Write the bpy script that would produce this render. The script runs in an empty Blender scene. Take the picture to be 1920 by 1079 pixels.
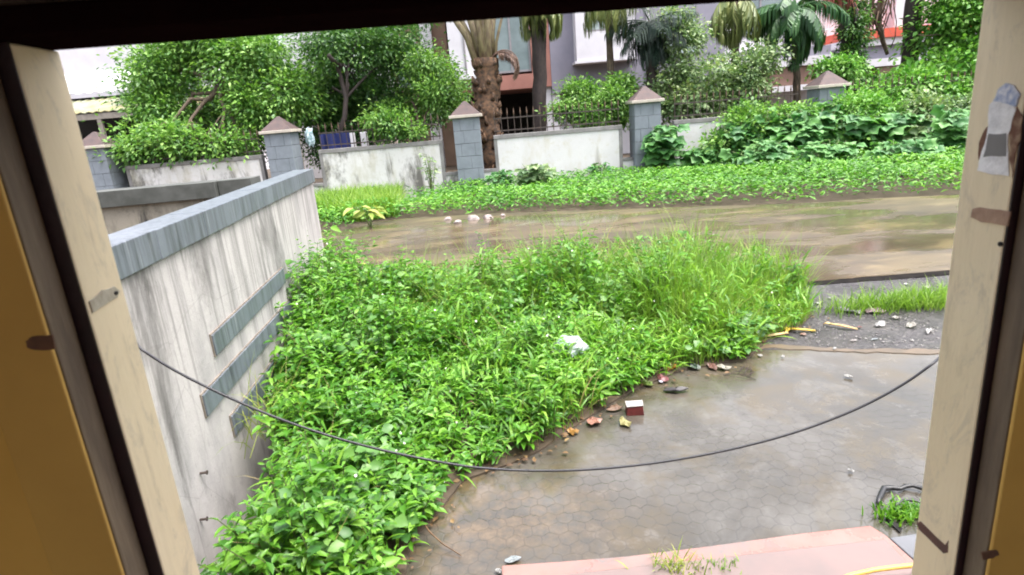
import bpy, math, random
import numpy as np
from mathutils import Vector, noise

S = bpy.context.scene
COL = S.collection
rng = np.random.default_rng(11)
random.seed(5)

# ---------------------------------------------------------------- camera, sky, sun, exposure
EYE = np.array([0.0, 0.0, 1.8]); FPX = 1120.0
TH = math.radians(16.0); RO = math.radians(4.75)
Fw = np.array([0, math.cos(TH), -math.sin(TH)]); R0 = np.array([1.0, 0, 0]); U0 = np.cross(R0, Fw)
Rt = math.cos(RO) * R0 - math.sin(RO) * U0
Up = math.sin(RO) * R0 + math.cos(RO) * U0
cam = bpy.data.cameras.new('camera'); camo = bpy.data.objects.new('camera', cam); COL.objects.link(camo)
from mathutils import Matrix
camo.matrix_world = Matrix(((Rt[0], Up[0], -Fw[0], EYE[0]), (Rt[1], Up[1], -Fw[1], EYE[1]),
                            (Rt[2], Up[2], -Fw[2], EYE[2]), (0, 0, 0, 1)))
cam.sensor_width = 36; cam.lens = 36 * FPX / 1920; cam.clip_start = 0.05; cam.clip_end = 500
cam.dof.use_dof = True; cam.dof.focus_distance = 6.0; cam.dof.aperture_fstop = 9.0
S.camera = camo

SUN_EL, SUN_AZ = math.radians(72), math.radians(110)
W = bpy.data.worlds.new('World'); S.world = W; W.use_nodes = True
wn = W.node_tree; bg = wn.nodes['Background']
sk = wn.nodes.new('ShaderNodeTexSky'); sk.sky_type = 'NISHITA'; sk.sun_disc = False
sk.sun_elevation = SUN_EL; sk.sun_rotation = SUN_AZ; sk.air_density = 1.0; sk.dust_density = 7.0; sk.ozone_density = 1.0
hs = wn.nodes.new('ShaderNodeHueSaturation'); hs.inputs['Saturation'].default_value = .4      # grey monsoon overcast
wn.links.new(sk.outputs[0], hs.inputs['Color']); wn.links.new(hs.outputs[0], bg.inputs[0]); bg.inputs[1].default_value = 0.15
sl = bpy.data.lights.new('sun', 'SUN'); sl.energy = 0.5; sl.angle = math.radians(40); sl.color = (1, .96, .9)
so = bpy.data.objects.new('sun', sl); COL.objects.link(so)
sd = Vector((math.sin(SUN_AZ) * math.cos(SUN_EL), math.cos(SUN_AZ) * math.cos(SUN_EL), math.sin(SUN_EL)))
so.rotation_euler = sd.to_track_quat('Z', 'Y').to_euler(); so.location = (0, 0, 30)
S.view_settings.view_transform = 'Standard'; S.view_settings.look = 'None'
S.view_settings.exposure = 2.1; S.view_settings.gamma = 1
S.render.engine = 'CYCLES'
S.cycles.use_denoising = True
S.cycles.pixel_filter_type = 'BLACKMAN_HARRIS'; S.cycles.filter_width = 1.9
S.cycles.max_bounces = 8; S.cycles.transmission_bounces = 4

# ---------------------------------------------------------------- survey helpers (photo bearings -> metres)
def ray(x, y): return Fw + Rt * (x - 960) / FPX - Up * (y - 539.5) / FPX
def G(x, y, z=0.0):
    d = ray(x, y); return EYE + d * ((z - EYE[2]) / d[2])
def AT(x, y, Y):
    d = ray(x, y); return EYE + d * (Y / d[1])
def ONP(x, y, p, n):
    d = ray(x, y); return EYE + d * (((p - EYE) @ n) / (d @ n))

# ---------------------------------------------------------------- materials
def newmat(name):
    m = bpy.data.materials.new(name); m.use_nodes = True
    return m, m.node_tree, m.node_tree.nodes['Principled BSDF']

class NT:
    def __init__(s, t): s.t = t
    def n(s, typ, **kw):
        nd = s.t.nodes.new(typ)
        for k, v in kw.items(): setattr(nd, k, v)
        return nd
    def l(s, a, b): s.t.links.new(a, b)
    def coord(s, scale=(1, 1, 1), kind='Object'):
        c = s.n('ShaderNodeTexCoord'); mp = s.n('ShaderNodeMapping'); mp.inputs['Scale'].default_value = scale
        s.l(c.outputs[kind], mp.inputs[0]); return mp.outputs[0]
    def noise(s, vec, scale, detail=6, rough=.6, dist=0):
        nd = s.n('ShaderNodeTexNoise'); nd.inputs['Scale'].default_value = scale; nd.inputs['Detail'].default_value = detail
        nd.inputs['Roughness'].default_value = rough; nd.inputs['Distortion'].default_value = dist
        s.l(vec, nd.inputs['Vector']); return nd.outputs['Fac']
    def ramp(s, fac, stops, interp='LINEAR'):
        r = s.n('ShaderNodeValToRGB'); e = r.color_ramp; e.interpolation = interp
        while len(e.elements) < len(stops): e.elements.new(.5)
        for el, (p, c) in zip(e.elements, stops):
            el.position = p; el.color = (*c, 1) if len(c) == 3 else c
        s.l(fac, r.inputs[0]); return r.outputs[0]
    def mask(s, fac, a, b): return s.ramp(fac, [(a, (0, 0, 0)), (b, (1, 1, 1))])
    def mix(s, fac, a, b, mode='MIX'):
        m = s.n('ShaderNodeMix', data_type='RGBA', blend_type=mode)
        for v, i in ((fac, 0), (a, 6), (b, 7)):
            if isinstance(v, (int, float)): m.inputs[i].default_value = v
            elif isinstance(v, tuple): m.inputs[i].default_value = (*v, 1)
            else: s.l(v, m.inputs[i])
        return m.outputs[2]
    def math(s, op, a, b=None):
        m = s.n('ShaderNodeMath', operation=op)
        for i, v in enumerate((a, b)):
            if v is None: continue
            if isinstance(v, (int, float)): m.inputs[i].default_value = v
            else: s.l(v, m.inputs[i])
        return m.outputs[0]
    def vm(s, op, a, b=None):
        m = s.n('ShaderNodeVectorMath', operation=op)
        for i, v in enumerate((a, b)):
            if v is None: continue
            if isinstance(v, tuple): m.inputs[i].default_value = v
            else: s.l(v, m.inputs[i])
        return m.outputs['Value'] if op in ('DOT_PRODUCT', 'LENGTH') else m.outputs[0]
    def bump(s, h, bsdf, strength=.3, dist=.01):
        b = s.n('ShaderNodeBump'); b.inputs['Strength'].default_value = strength; b.inputs['Distance'].default_value = dist
        s.l(h, b.inputs['Height']); s.l(b.outputs[0], bsdf.inputs['Normal'])

def simple(name, c, c2=None, scale=8, rough=.7, bump=.15, stretch=(1, 1, 1), metal=0, lo=.35, hi=.65, spec=.5):
    m, t, b = newmat(name); k = NT(t)
    v = k.coord(stretch); f = k.noise(v, scale)
    if c2 is None: c2 = tuple(x * .7 for x in c)
    k.l(k.ramp(f, [(lo, c), (hi, c2)]), b.inputs['Base Color'])
    b.inputs['Roughness'].default_value = rough; b.inputs['Metallic'].default_value = metal
    b.inputs['Specular IOR Level'].default_value = spec
    if bump: k.bump(k.noise(v, scale * 4), b, bump, .005)
    return m

def leafmat(name, cols, trans=.33, rough=.42, nscale=1.2):
    m, t, b = newmat(name); k = NT(t)
    g = k.n('ShaderNodeNewGeometry')
    nv = k.noise(k.coord(), nscale, 3)
    f = k.math('ADD', k.math('MULTIPLY', g.outputs['Random Per Island'], .65), k.math('MULTIPLY', k.math('SUBTRACT', nv, .32), 1.0))
    n = len(cols)
    col = k.ramp(f, [(i / (n - 1), c) for i, c in enumerate(cols)])
    k.l(col, b.inputs['Base Color']); b.inputs['Roughness'].default_value = rough; b.inputs['Specular IOR Level'].default_value = .45
    tr = k.n('ShaderNodeBsdfTranslucent'); k.l(k.mix(1.0, col, (.9, 1.0, .5), 'MULTIPLY'), tr.inputs[0])
    mx = k.n('ShaderNodeMixShader'); mx.inputs[0].default_value = trans
    k.l(b.outputs[0], mx.inputs[1]); k.l(tr.outputs[0], mx.inputs[2])
    k.l(mx.outputs[0], t.nodes['Material Output'].inputs[0])
    return m

def plaster_stained(name, base, stain, dark, streak=(6, 6, .5), amt=(.48, .75), grime=(.62, .78), runs=None):
    m, t, b = newmat(name); k = NT(t)
    v = k.coord(); vs = k.coord(streak)
    c = k.ramp(k.noise(v, 2.5), [(.3, base), (.75, tuple(x * .88 for x in base))])
    c = k.mix(k.mask(k.noise(vs, 1.6, 5, .6), *amt), c, stain)
    c = k.mix(k.mask(k.noise(vs, .8, 8, .7, .4), *grime), c, dark)
    bl = k.math('MULTIPLY', k.mask(k.noise(v, 5.5, 9, .78), .54, .66), .6); c = k.mix(bl, c, stain)
    sp = k.mask(k.noise(v, 60, 4, .7), .6, .7)
    c = k.mix(k.math('MULTIPLY', sp, .35), c, tuple(x * .45 for x in stain))
    if runs:                                        # algae runs starting under the coping
        sx = k.n('ShaderNodeSeparateXYZ'); k.l(v, sx.inputs[0])
        up = k.mask(sx.outputs[2], runs[0], runs[1])
        rn = k.noise(k.coord((11, 11, .35)), 1.5, 6, .65)
        c = k.mix(k.math('MULTIPLY', k.mask(k.math('ADD', rn, k.math('MULTIPLY', up, .16)), .62, .76), .55), c, dark)
        cr = k.n('ShaderNodeTexVoronoi', feature='DISTANCE_TO_EDGE'); cr.inputs['Scale'].default_value = 1.7; k.l(k.vm('ADD', v, k.vm('MULTIPLY', k.vm('ADD', v, (0., 0., 0.)), (.1, .1, .1))), cr.inputs['Vector'])
        c = k.mix(k.math('MULTIPLY', k.math('SUBTRACT', 1.0, k.mask(cr.outputs[0], .0, .005)), .3), c, dark)
    k.l(c, b.inputs['Base Color']); b.inputs['Roughness'].default_value = .85
    k.bump(k.noise(v, 22, 9, .75), b, .4, .01)
    return m

M = {}
M['cream'] = None
def cream_paint():
    m, t, b = newmat('cream_paint'); k = NT(t)
    v = k.coord(); vs = k.coord((9, 9, 2.0))
    c = k.ramp(k.noise(v, 7), [(.3, (.82, .70, .50)), (.7, (.77, .64, .44))])
    c = k.mix(k.mask(k.noise(vs, 2.3, 8, .72), .58, .8), c, (.42, .34, .24))
    c = k.mix(k.mask(k.noise(vs, 6, 5, .7), .74, .84), c, (.36, .28, .2))
    c = k.mix(k.math('MULTIPLY', k.mask(k.noise(k.coord((7, 7, 3)), 3.0, 9, .8, .5), .52, .66), .6), c, (.46, .40, .32))
    gr = k.noise(k.coord((70, 70, 1.6)), 1.0, 6, .7)
    c = k.mix(k.math('MULTIPLY', k.mask(gr, .48, .75), .2), c, (.50, .40, .27))
    c = k.mix(k.mask(k.noise(k.coord((12, 12, 4)), 4, 8, .8), .70, .73), c, (.24, .18, .13))
    k.l(c, b.inputs['Base Color']); b.inputs['Roughness'].default_value = .5
    k.bump(k.noise(k.coord((5, 5, 1)), 14, 8, .65), b, .25, .004)
    return m
M['cream'] = cream_paint()
M['dark_wood'] = simple('dark_brown_paint', (.03, .017, .011), (.012, .007, .005), 12, .55, .2, (6, 6, 1))
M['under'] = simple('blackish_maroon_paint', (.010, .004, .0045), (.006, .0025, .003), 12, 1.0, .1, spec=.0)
M['purple_brown'] = simple('maroon_brown_paint', (.022, .005, .009), (.013, .004, .006), 20, .45, .2)
M['brown_wood'] = simple('old_brown_wood', (.20, .15, .10), (.11, .08, .055), 6, .7, .4, (5, 5, .8))
M['ochre'] = simple('ochre_wall_paint', (.60, .37, .085), (.46, .27, .06), 3, .65, .12, lo=.3, hi=.75)
M['room'] = simple('ochre_room_plaster', (.60, .36, .08), (.50, .28, .05), 2, .8, .1)
M['ceiling'] = simple('room_ceiling_paint', (.35, .30, .22), (.28, .24, .18), 2, .9, .1)
M['floor'] = simple('room_floor_tile', (.22, .17, .12), (.16, .12, .09), 3, .5, .1)
M['outer'] = simple('outer_cream_wall', (.6, .52, .38), (.48, .41, .3), 1.5, .85, .2)
M['rust'] = simple('rusty_iron', (.16, .075, .04), (.07, .035, .025), 30, .8, .4)
M['plate'] = simple('worn_painted_plate', (.50, .46, .38), (.33, .28, .22), 40, .5, .3)
M['plate_brown'] = simple('brown_hinge_plate', (.42, .27, .19), (.28, .16, .11), 40, .55, .3)
M['slot'] = simple('dark_brown_slot', (.14, .06, .05), (.07, .035, .03), 25, .7, .2)
M['black'] = simple('black_rubber', (.012, .012, .015), (.02, .02, .024), 20, .42, .1)
M['cable'] = simple('black_cable_sheath', (.012, .012, .02), (.025, .025, .035), 20, .35, .05)
M['hole'] = simple('dark_hole', (.01, .008, .008), (.006, .005, .005), 20, .9, 0)
M['wallL'] = plaster_stained('stained_lime_plaster', (.43, .405, .40), (.28, .268, .268), (.115, .108, .105), (2.6, 2.6, .9), (.46, .68), (.57, .69), (.2, 1.3))
M['panel'] = plaster_stained('white_wall_paint', (.60, .59, .60), (.46, .43, .35), (.2, .19, .165), (2.0, 2.0, .7), (.52, .8), (.60, .74))
M['panel_mouldy'] = plaster_stained('mouldy_white_wall_paint', (.60, .59, .59), (.42, .40, .34), (.12, .115, .105), (2.2, 2.2, .9), (.48, .70), (.50, .62))
M['edgebrown'] = simple('brown_stained_mortar', (.24, .205, .17), (.13, .11, .09), 25, .9, .4)
M['trim'] = simple('grey_wall_trim', (.235, .225, .225), (.15, .145, .145), 5, .8, .2)
def slate():
    m, t, b = newmat('blue_grey_granite'); k = NT(t)
    v = k.coord(); vs = k.coord((14, 14, .9))
    c = k.ramp(k.noise(v, 3), [(.3, (.15, .168, .20)), (.7, (.105, .12, .146))])
    c = k.mix(k.mask(k.noise(vs, 1.5, 6, .7), .45, .72), c, (.035, .04, .046))
    c = k.mix(k.mask(k.noise(vs, 3.5, 4, .6), .62, .78), c, (.27, .285, .31))
    k.l(c, b.inputs['Base Color']); b.inputs['Roughness'].default_value = .38
    k.bump(k.noise(v, 30, 8, .7), b, .25, .004)
    return m
M['slate'] = slate()
M['arm_slate'] = simple('shaded_grey_coping', (.085, .088, .082), (.045, .048, .042), 6, .7, .3)  # darkened so the near face's shade sits in the colour
M['block'] = simple('grey_blue_stone_block', (.20, .225, .26), (.15, .172, .20), 3, .75, .25)
M['mortar'] = simple('block_mortar', (.16, .17, .18), (.11, .12, .13), 9, .9, .2)
M['slab'] = simple('cream_cap_slab', (.52, .47, .40), (.38, .34, .30), 6, .7, .2)
M['cap'] = simple('brown_pyramid_cap', (.085, .055, .052), (.055, .04, .042), 7, .75, .3)
M['iron'] = simple('dark_railing_iron', (.035, .03, .03), (.06, .04, .03), 12, .6, .2)
M['tip'] = simple('rusty_spear_tip', (.12, .07, .045), (.06, .04, .03), 20, .7, .2)
M['bark'] = simple('grey_brown_bark', (.13, .095, .065), (.06, .045, .034), 7, .9, .6, (3, 3, 1))
M['bark_dark'] = simple('wet_dark_bark', (.045, .03, .027), (.022, .016, .016), 7, .75, .6, (3, 3, 1))
M['fibre'] = simple('fibrous_palm_bark', (.15, .082, .045), (.03, .021, .016), 6, .9, .8, (2, 2, 2.2))
M['petiole'] = simple('olive_leaf_base', (.20, .17, .085), (.09, .06, .035), 5, .6, .3, (3, 3, 1))
M['stem'] = simple('green_plant_stem', (.10, .16, .04), (.09, .10, .04), 10, .6, .1)

M['lf_tree'] = leafmat('mango_leaves', [(.028, .095, .022), (.09, .215, .045), (.195, .37, .075), (.35, .53, .15)], .4, .42, 1.6)
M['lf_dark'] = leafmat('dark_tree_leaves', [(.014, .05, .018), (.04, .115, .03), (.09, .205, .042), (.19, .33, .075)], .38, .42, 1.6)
M['lf_light'] = leafmat('light_green_leaves', [(.035, .14, .022), (.095, .265, .04), (.19, .39, .07), (.31, .52, .13)])
M['lf_grey'] = leafmat('grey_green_leaves', [(.035, .09, .035), (.11, .20, .075), (.23, .33, .14), (.44, .50, .28)])
M['lf_big'] = leafmat('broad_weed_leaves', [(.03, .12, .035), (.075, .225, .06), (.145, .33, .09), (.23, .42, .14)], .33, .5)
M['lf_cover'] = leafmat('verge_weed_leaves', [(.018, .085, .010), (.06, .20, .018), (.125, .32, .028), (.24, .44, .06)], .33, .42, 1.1)
M['lf_weed'] = leafmat('leafy_weed_leaves', [(.022, .10, .010), (.065, .21, .018), (.135, .325, .028), (.24, .45, .065)], .36, .40, 1.6)
M['lf_lance'] = leafmat('lance_weed_leaves', [(.03, .125, .010), (.085, .24, .02), (.17, .36, .03), (.29, .47, .07)], .4, .42, 1.6)
M['grass'] = leafmat('grass_blades', [(.08, .18, .02), (.145, .28, .032), (.24, .39, .055), (.36, .47, .11)], .42, .45, 1.6)
M['lf_round'] = leafmat('round_creeper_leaves', [(.025, .095, .02), (.065, .18, .035), (.125, .27, .055), (.22, .37, .10)], .3, .42, 2.0)
M['dry'] = leafmat('dry_straw_stalks', [(.16, .11, .05), (.27, .20, .08), (.36, .30, .13), (.42, .40, .18)], .2, .6)
M['petal'] = leafmat('white_petals', [(.6, .6, .55), (.7, .7, .65)], .2, .6)
M['yellow_leaf'] = leafmat('pale_yellow_leaves', [(.16, .27, .05), (.25, .33, .06), (.33, .36, .08), (.42, .40, .12)], .35, .5, 1.5)
M['frond_dark'] = leafmat('dark_palm_leaflets', [(.006, .016, .014), (.013, .03, .024), (.025, .05, .032), (.05, .085, .05)])
M['frond_green'] = leafmat('green_palm_leaflets', [(.012, .045, .02), (.03, .09, .035), (.06, .15, .05), (.11, .22, .075)], .3, .45)
M['frond_olive'] = leafmat('olive_palm_leaflets', [(.05, .085, .025), (.11, .15, .045), (.20, .23, .075), (.30, .32, .12)], .25, .45)
M['frond_dry'] = leafmat('dry_palm_leaflets', [(.05, .03, .025), (.11, .065, .05), (.18, .11, .08), (.25, .17, .12)], .15, .7)
M['red_flower'] = leafmat('red_flower_strands', [(.35, .08, .07), (.48, .13, .11), (.55, .2, .16), (.62, .30, .25)], .25, .6)

OCH = (0.0, 0.0, 0.0)
def wet_pave():
    m, t, b = newmat('wet_hex_paving'); k = NT(t)
    v0 = k.coord(); v = k.vm('MULTIPLY', v0, (12.6, 12.6, 0))
    v = k.vm('ADD', v, (200.0, 200.0, 0.0))
    wob = k.n('ShaderNodeTexNoise'); wob.inputs['Scale'].default_value = 1.4; k.l(v, wob.inputs['Vector'])
    v = k.vm('ADD', v, k.vm('MULTIPLY', wob.outputs['Color'], (.45, .45, 0)))
    r = (1.0, 1.7320508, 1.0); h = (.5, .8660254, .5)
    a = k.vm('SUBTRACT', k.vm('MODULO', v, r), h)
    bb = k.vm('SUBTRACT', k.vm('MODULO', k.vm('SUBTRACT', v, h), r), h)
    fl = (1.0, 1.0, 0.0); a = k.vm('MULTIPLY', a, fl); bb = k.vm('MULTIPLY', bb, fl)
    lt = k.math('LESS_THAN', k.vm('DOT_PRODUCT', a, a), k.vm('DOT_PRODUCT', bb, bb))
    mx = k.n('ShaderNodeMix', data_type='VECTOR'); k.l(lt, mx.inputs[0]); k.l(bb, mx.inputs[4]); k.l(a, mx.inputs[5])
    gv = k.vm('ABSOLUTE', mx.outputs[1])
    sx = k.n('ShaderNodeSeparateXYZ'); k.l(gv, sx.inputs[0])
    ed = k.math('SUBTRACT', .5, k.math('MAXIMUM', sx.outputs[0], k.vm('DOT_PRODUCT', gv, (.5, .8660254, 0))))
    joint = k.ramp(ed, [(.0, (0, 0, 0)), (.055, (1, 1, 1))])
    n1 = k.noise(v0, 1.1, 6, .62, .3); n2 = k.noise(v0, 2.6, 7, .65, .5); n3 = k.noise(v0, 9, 6, .7)
    c = k.ramp(n1, [(.32, (.038, .034, .027)), (.5, (.06, .052, .041)), (.68, (.095, .088, .08))])
    c = k.mix(k.math('MULTIPLY', k.mask(n2, .49, .64), .6), c, (.075, .054, .022))
    c = k.mix(k.math('MULTIPLY', k.mask(k.noise(v0, 1.7, 7, .68, .8), .52, .66), .5), c, (.115, .108, .098))
    c = k.mix(k.math('MULTIPLY', k.mask(k.noise(v0, 2.1, 7, .7, .4), .54, .68), .55), c, (.035, .028, .021))
    c = k.mix(k.math('MULTIPLY', k.mask(n3, .56, .72), .5), c, (.13, .12, .108))
    sp = k.coord(); gx = k.n('ShaderNodeSeparateXYZ'); k.l(sp, gx.inputs[0])
    gy0 = k.n('ShaderNodeSeparateXYZ'); k.l(v0, gy0.inputs[0])
    dd = k.vm('LENGTH', k.vm('MULTIPLY', k.vm('ADD', v0, OCH), (.9, 1.3, 0)))
    och = k.math('MULTIPLY', k.math('SUBTRACT', 1.0, k.mask(dd, .1, .75)), k.mask(n3, .42, .6))
    c = k.mix(k.math('MULTIPLY', och, .5), c, (.16, .105, .055))
    c = k.mix(k.math('MULTIPLY', k.mask(k.math('ADD', k.math('MULTIPLY', gy0.outputs[1], .3), n2), .35, .95), .55), c, (.082, .058, .028))
    # mud film hides the joints away from the step
    mud = k.math('MULTIPLY', k.mask(k.math('ADD', k.math('MULTIPLY', gx.outputs[1], .26), k.math('MULTIPLY', n2, 1.3)), .22, .62), .97)
    jl = k.math('MAXIMUM', joint, mud)
    c = k.mix(k.math('ADD', k.math('MULTIPLY', jl, .34), .66), (.02, .018, .016), c)
    k.l(c, b.inputs['Base Color'])
    pud = k.mask(k.noise(v0, 1.3, 5, .6, .6), .42, .60)
    rr = k.math('ADD', k.math('MULTIPLY', pud, -.12), .20)
    k.l(rr, b.inputs['Roughness']); b.inputs['Specular IOR Level'].default_value = .8
    hgt = k.math('ADD', k.math('MULTIPLY', jl, .55), k.math('MULTIPLY', k.noise(v0, 26, 6, .7), .45))
    k.bump(hgt, b, .3, .005)
    return m
M['pave'] = None
def wet_road():
    m, t, b = newmat('wet_muddy_concrete'); k = NT(t)
    v = k.coord(); vl = k.coord((.42, 1.0, 1))
    n1 = k.noise(vl, 1.0, 6, .6, .5); n2 = k.noise(vl, 2.7, 6, .65, .3)
    c = k.ramp(n1, [(.33, (.055, .040, .031)), (.5, (.082, .061, .045)), (.66, (.12, .09, .055))])
    c = k.mix(k.math('MULTIPLY', k.mask(n2, .52, .66), .6), c, (.19, .145, .085))
    c = k.mix(k.math('MULTIPLY', k.mask(k.noise(vl, 1.7, 5, .6), .56, .66), .6), c, (.045, .036, .033))
    c = k.mix(k.mask(k.noise(v, 30, 4), .66, .74), c, (.25, .22, .18))
    k.l(c, b.inputs['Base Color'])
    k.l(k.ramp(k.noise(vl, 1.3, 4, .6, .4), [(.44, (.06,) * 3), (.54, (.36,) * 3)]), b.inputs['Roughness'])
    k.bump(k.noise(v, 18, 7, .7), b, .18, .005)
    return m
M['road'] = wet_road()
def gravelly():
    m, t, b = newmat('wet_gravel_dirt'); k = NT(t)
    v = k.coord(); n = k.noise(v, 3, 7, .7); f = k.noise(v, 45, 5, .7)
    c = k.ramp(n, [(.3, (.028, .025, .028)), (.55, (.058, .053, .058)), (.75, (.095, .084, .08))])
    c = k.mix(k.mask(f, .57, .66), c, (.2, .185, .175))
    c = k.mix(k.mask(k.noise(v, 30, 4, .6), .6, .68), c, (.025, .022, .022))
    k.l(c, b.inputs['Base Color'])
    k.l(k.ramp(k.noise(v, 2.2, 4), [(.4, (.16,) * 3), (.65, (.55,) * 3)]), b.inputs['Roughness'])
    k.bump(k.math('ADD', f, k.math('MULTIPLY', k.noise(v, 14, 6, .7), 1.2)), b, .9, .02)
    return m
M['gravel'] = gravelly()
M['soil'] = simple('damp_dark_soil', (.05, .036, .024), (.085, .06, .038), 6, .85, .6)
M['mudline'] = simple('pale_wet_mud', (.13, .093, .062), (.085, .065, .047), 5, .35, .3)
M['edge'] = simple('wet_shadowed_slab_edge', (.010, .009, .009), (.018, .016, .015), 9, .95, .3, spec=.05)  # wet slab edge with its shadow line painted in as black
def pinkstep():
    m, t, b = newmat('pink_red_oxide_step'); k = NT(t); v = k.coord()
    c = k.ramp(k.noise(v, 3, 6, .65), [(.3, (.26, .105, .085)), (.55, (.285, .155, .135)), (.72, (.20, .16, .152))])
    c = k.mix(k.mask(k.noise(v, 4, 8, .75), .50, .62), c, (.17, .145, .14))
    c = k.mix(k.mask(k.noise(v, 2.1, 6, .7), .62, .70), c, (.33, .10, .05))
    k.l(c, b.inputs['Base Color'])
    k.l(k.ramp(k.noise(v, 3), [(.4, (.2,) * 3), (.7, (.5,) * 3)]), b.inputs['Roughness'])
    k.bump(k.noise(v, 30), b, .2, .004); return m
M['pink'] = pinkstep()
M['pinkgrey'] = simple('pinkish_grey_step', (.215, .15, .14), (.165, .13, .125), 3, .3, .15)
M['greyslab'] = simple('wet_grey_slab', (.14, .145, .16), (.10, .10, .11), 4, .3, .2)

# ---------------------------------------------------------------- mesh helpers
class MB:
    def __init__(s): s.v = []; s.f = []
    def quad8(s, p):                       # 8 corners: bottom 4 ccw, top 4 ccw
        b = len(s.v); s.v += [tuple(map(float, q)) for q in p]
        s.f += [(b + 3, b + 2, b + 1, b), (b + 4, b + 5, b + 6, b + 7)]
        for i in range(4):
            j = (i + 1) % 4; s.f.append((b + i, b + j, b + 4 + j, b + 4 + i))
        return s
    def box(s, x0, x1, y0, y1, z0, z1):
        return s.quad8([(x0, y0, z0), (x1, y0, z0), (x1, y1, z0), (x0, y1, z0), (x0, y0, z1), (x1, y0, z1), (x1, y1, z1), (x0, y1, z1)])
    def prism(s, poly, off):               # extrude polygon by vector off
        b = len(s.v); n = len(poly); off = np.array(off, float)
        s.v += [tuple(map(float, q)) for q in poly] + [tuple(map(float, np.array(q) + off)) for q in poly]
        s.f += [tuple(range(b + n - 1, b - 1, -1)), tuple(range(b + n, b + 2 * n))]
        for i in range(n):
            j = (i + 1) % n; s.f.append((b + i, b + j, b + n + j, b + n + i))
        return s
    def tube(s, path, rad, n=6, wob=0.0):
        path = [np.array(p, float) for p in path]
        if isinstance(rad, (int, float)): rad = [rad] * len(path)
        b = len(s.v); ref = np.array([.31, .77, .55]); prev = None
        for i, p in enumerate(path):
            d = path[min(i + 1, len(path) - 1)] - path[max(i - 1, 0)]
            d = d / (np.linalg.norm(d) + 1e-9)
            if prev is None:
                a = np.cross(d, ref); a /= np.linalg.norm(a)
            else:
                a = prev - d * (prev @ d); a /= (np.linalg.norm(a) + 1e-9)
            prev = a; c = np.cross(d, a)
            for k in range(n):
                an = 2 * math.pi * k / n; r = rad[i] * (1 + wob * (random.random() - .5))
                s.v.append(tuple(p + r * (math.cos(an) * a + math.sin(an) * c)))
        for i in range(len(path) - 1):
            for k in range(n):
                k2 = (k + 1) % n
                s.f.append((b + i * n + k, b + i * n + k2, b + (i + 1) * n + k2, b + (i + 1) * n + k))
        s.f.append(tuple(range(b + n - 1, b - 1, -1))); e = b + (len(path) - 1) * n
        s.f.append(tuple(range(e, e + n)))
        return s

def wloc(o):
    p = Vector((0, 0, 0))
    while o is not None: p = p + o.location; o = o.parent
    return np.array(p)

def finish(name, mesh, V, m, parent, smooth):
    if m is not None: mesh.materials.append(m)
    o = bpy.data.objects.new(name, mesh); COL.objects.link(o)
    if parent is not None: o.parent = parent
    if smooth: mesh.shade_smooth()
    return o

def build(name, mb, m, parent=None, smooth=False, bevel=0.0):
    V = np.array(mb.v, float)
    org = wloc(parent) if parent is not None else np.array([V[:, 0].mean(), V[:, 1].mean(), V[:, 2].min()])
    me = bpy.data.meshes.new(name); me.from_pydata((V - org).tolist(), [], mb.f); me.validate(); me.update()
    o = finish(name, me, V, m, parent, smooth)
    if parent is None: o.location = org
    if bevel:
        bm = o.modifiers.new('bevel', 'BEVEL'); bm.width = bevel; bm.segments = 2; bm.limit_method = 'ANGLE'
    return o

def npmesh(name, V, faces_list, m, parent=None, smooth=False):
    """V (n,3); faces_list: list of int arrays (k, corners)"""
    org = wloc(parent) if parent is not None else np.array([V[:, 0].mean(), V[:, 1].mean(), V[:, 2].min()])
    me = bpy.data.meshes.new(name)
    me.vertices.add(len(V)); me.vertices.foreach_set('co', (V - org).astype(np.float32).ravel())
    idx = np.concatenate([f.ravel() for f in faces_list]); tot = np.concatenate([np.full(len(f), f.shape[1]) for f in faces_list])
    me.loops.add(len(idx)); me.loops.foreach_set('vertex_index', idx.astype(np.int32))
    me.polygons.add(len(tot)); st = np.concatenate([[0], np.cumsum(tot)[:-1]])
    me.polygons.foreach_set('loop_start', st.astype(np.int32)); me.polygons.foreach_set('loop_total', tot.astype(np.int32))
    me.update(calc_edges=True); me.validate()
    o = finish(name, me, V, m, parent, smooth)
    if parent is None: o.location = org
    return o

def thing(name, label, cat, loc, group=None):
    o = bpy.data.objects.new(name, None); COL.objects.link(o); o.location = tuple(map(float, loc))
    o.empty_display_size = .2
    return tag(o, label, cat, group)
def tag(o, label, cat, group=None):
    o['label'] = label; o['category'] = cat
    if group: o['group'] = group
    return o
def kind(o, k): o['kind'] = k; return o

def nrm(a): return a / (np.linalg.norm(a, axis=-1, keepdims=True) + 1e-9)

# leaf templates: verts (side, along, normal)
T_OV = (np.array([(0, 0, 0), (0, .4, -.02), (0, .75, -.05), (0, 1, -.16), (-.5, .38, .10), (-.36, .72, .05), (.5, .38, .10), (.36, .72, .05)]),
        [np.array([(0, 1, 4), (2, 3, 5), (0, 6, 1), (2, 7, 3)]), np.array([(1, 2, 5, 4), (1, 6, 7, 2)])])
T_SI = (np.array([(0, 0, 0), (-.5, .45, .08), (0, 1, -.1), (.5, .45, .08)]), [np.array([(0, 2, 1), (0, 3, 2)])])
def lobed():
    v = [(0, .15, 0)]; n = 16
    for i in range(n):
        a = 2 * math.pi * i / n - math.pi / 2
        r = .5 * (1 + .22 * math.cos(5 * a - math.pi / 2)) * (1 if i else .35)
        v.append((math.cos(a) * r * 1.05, .45 + math.sin(a) * r, .07 * math.sin(3 * a) - .10 * (r / .6) ** 2))
    return (np.array(v), [np.array([(0, 1 + i, 1 + (i + 1) % n) for i in range(n)])])
T_LO = lobed()

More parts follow.
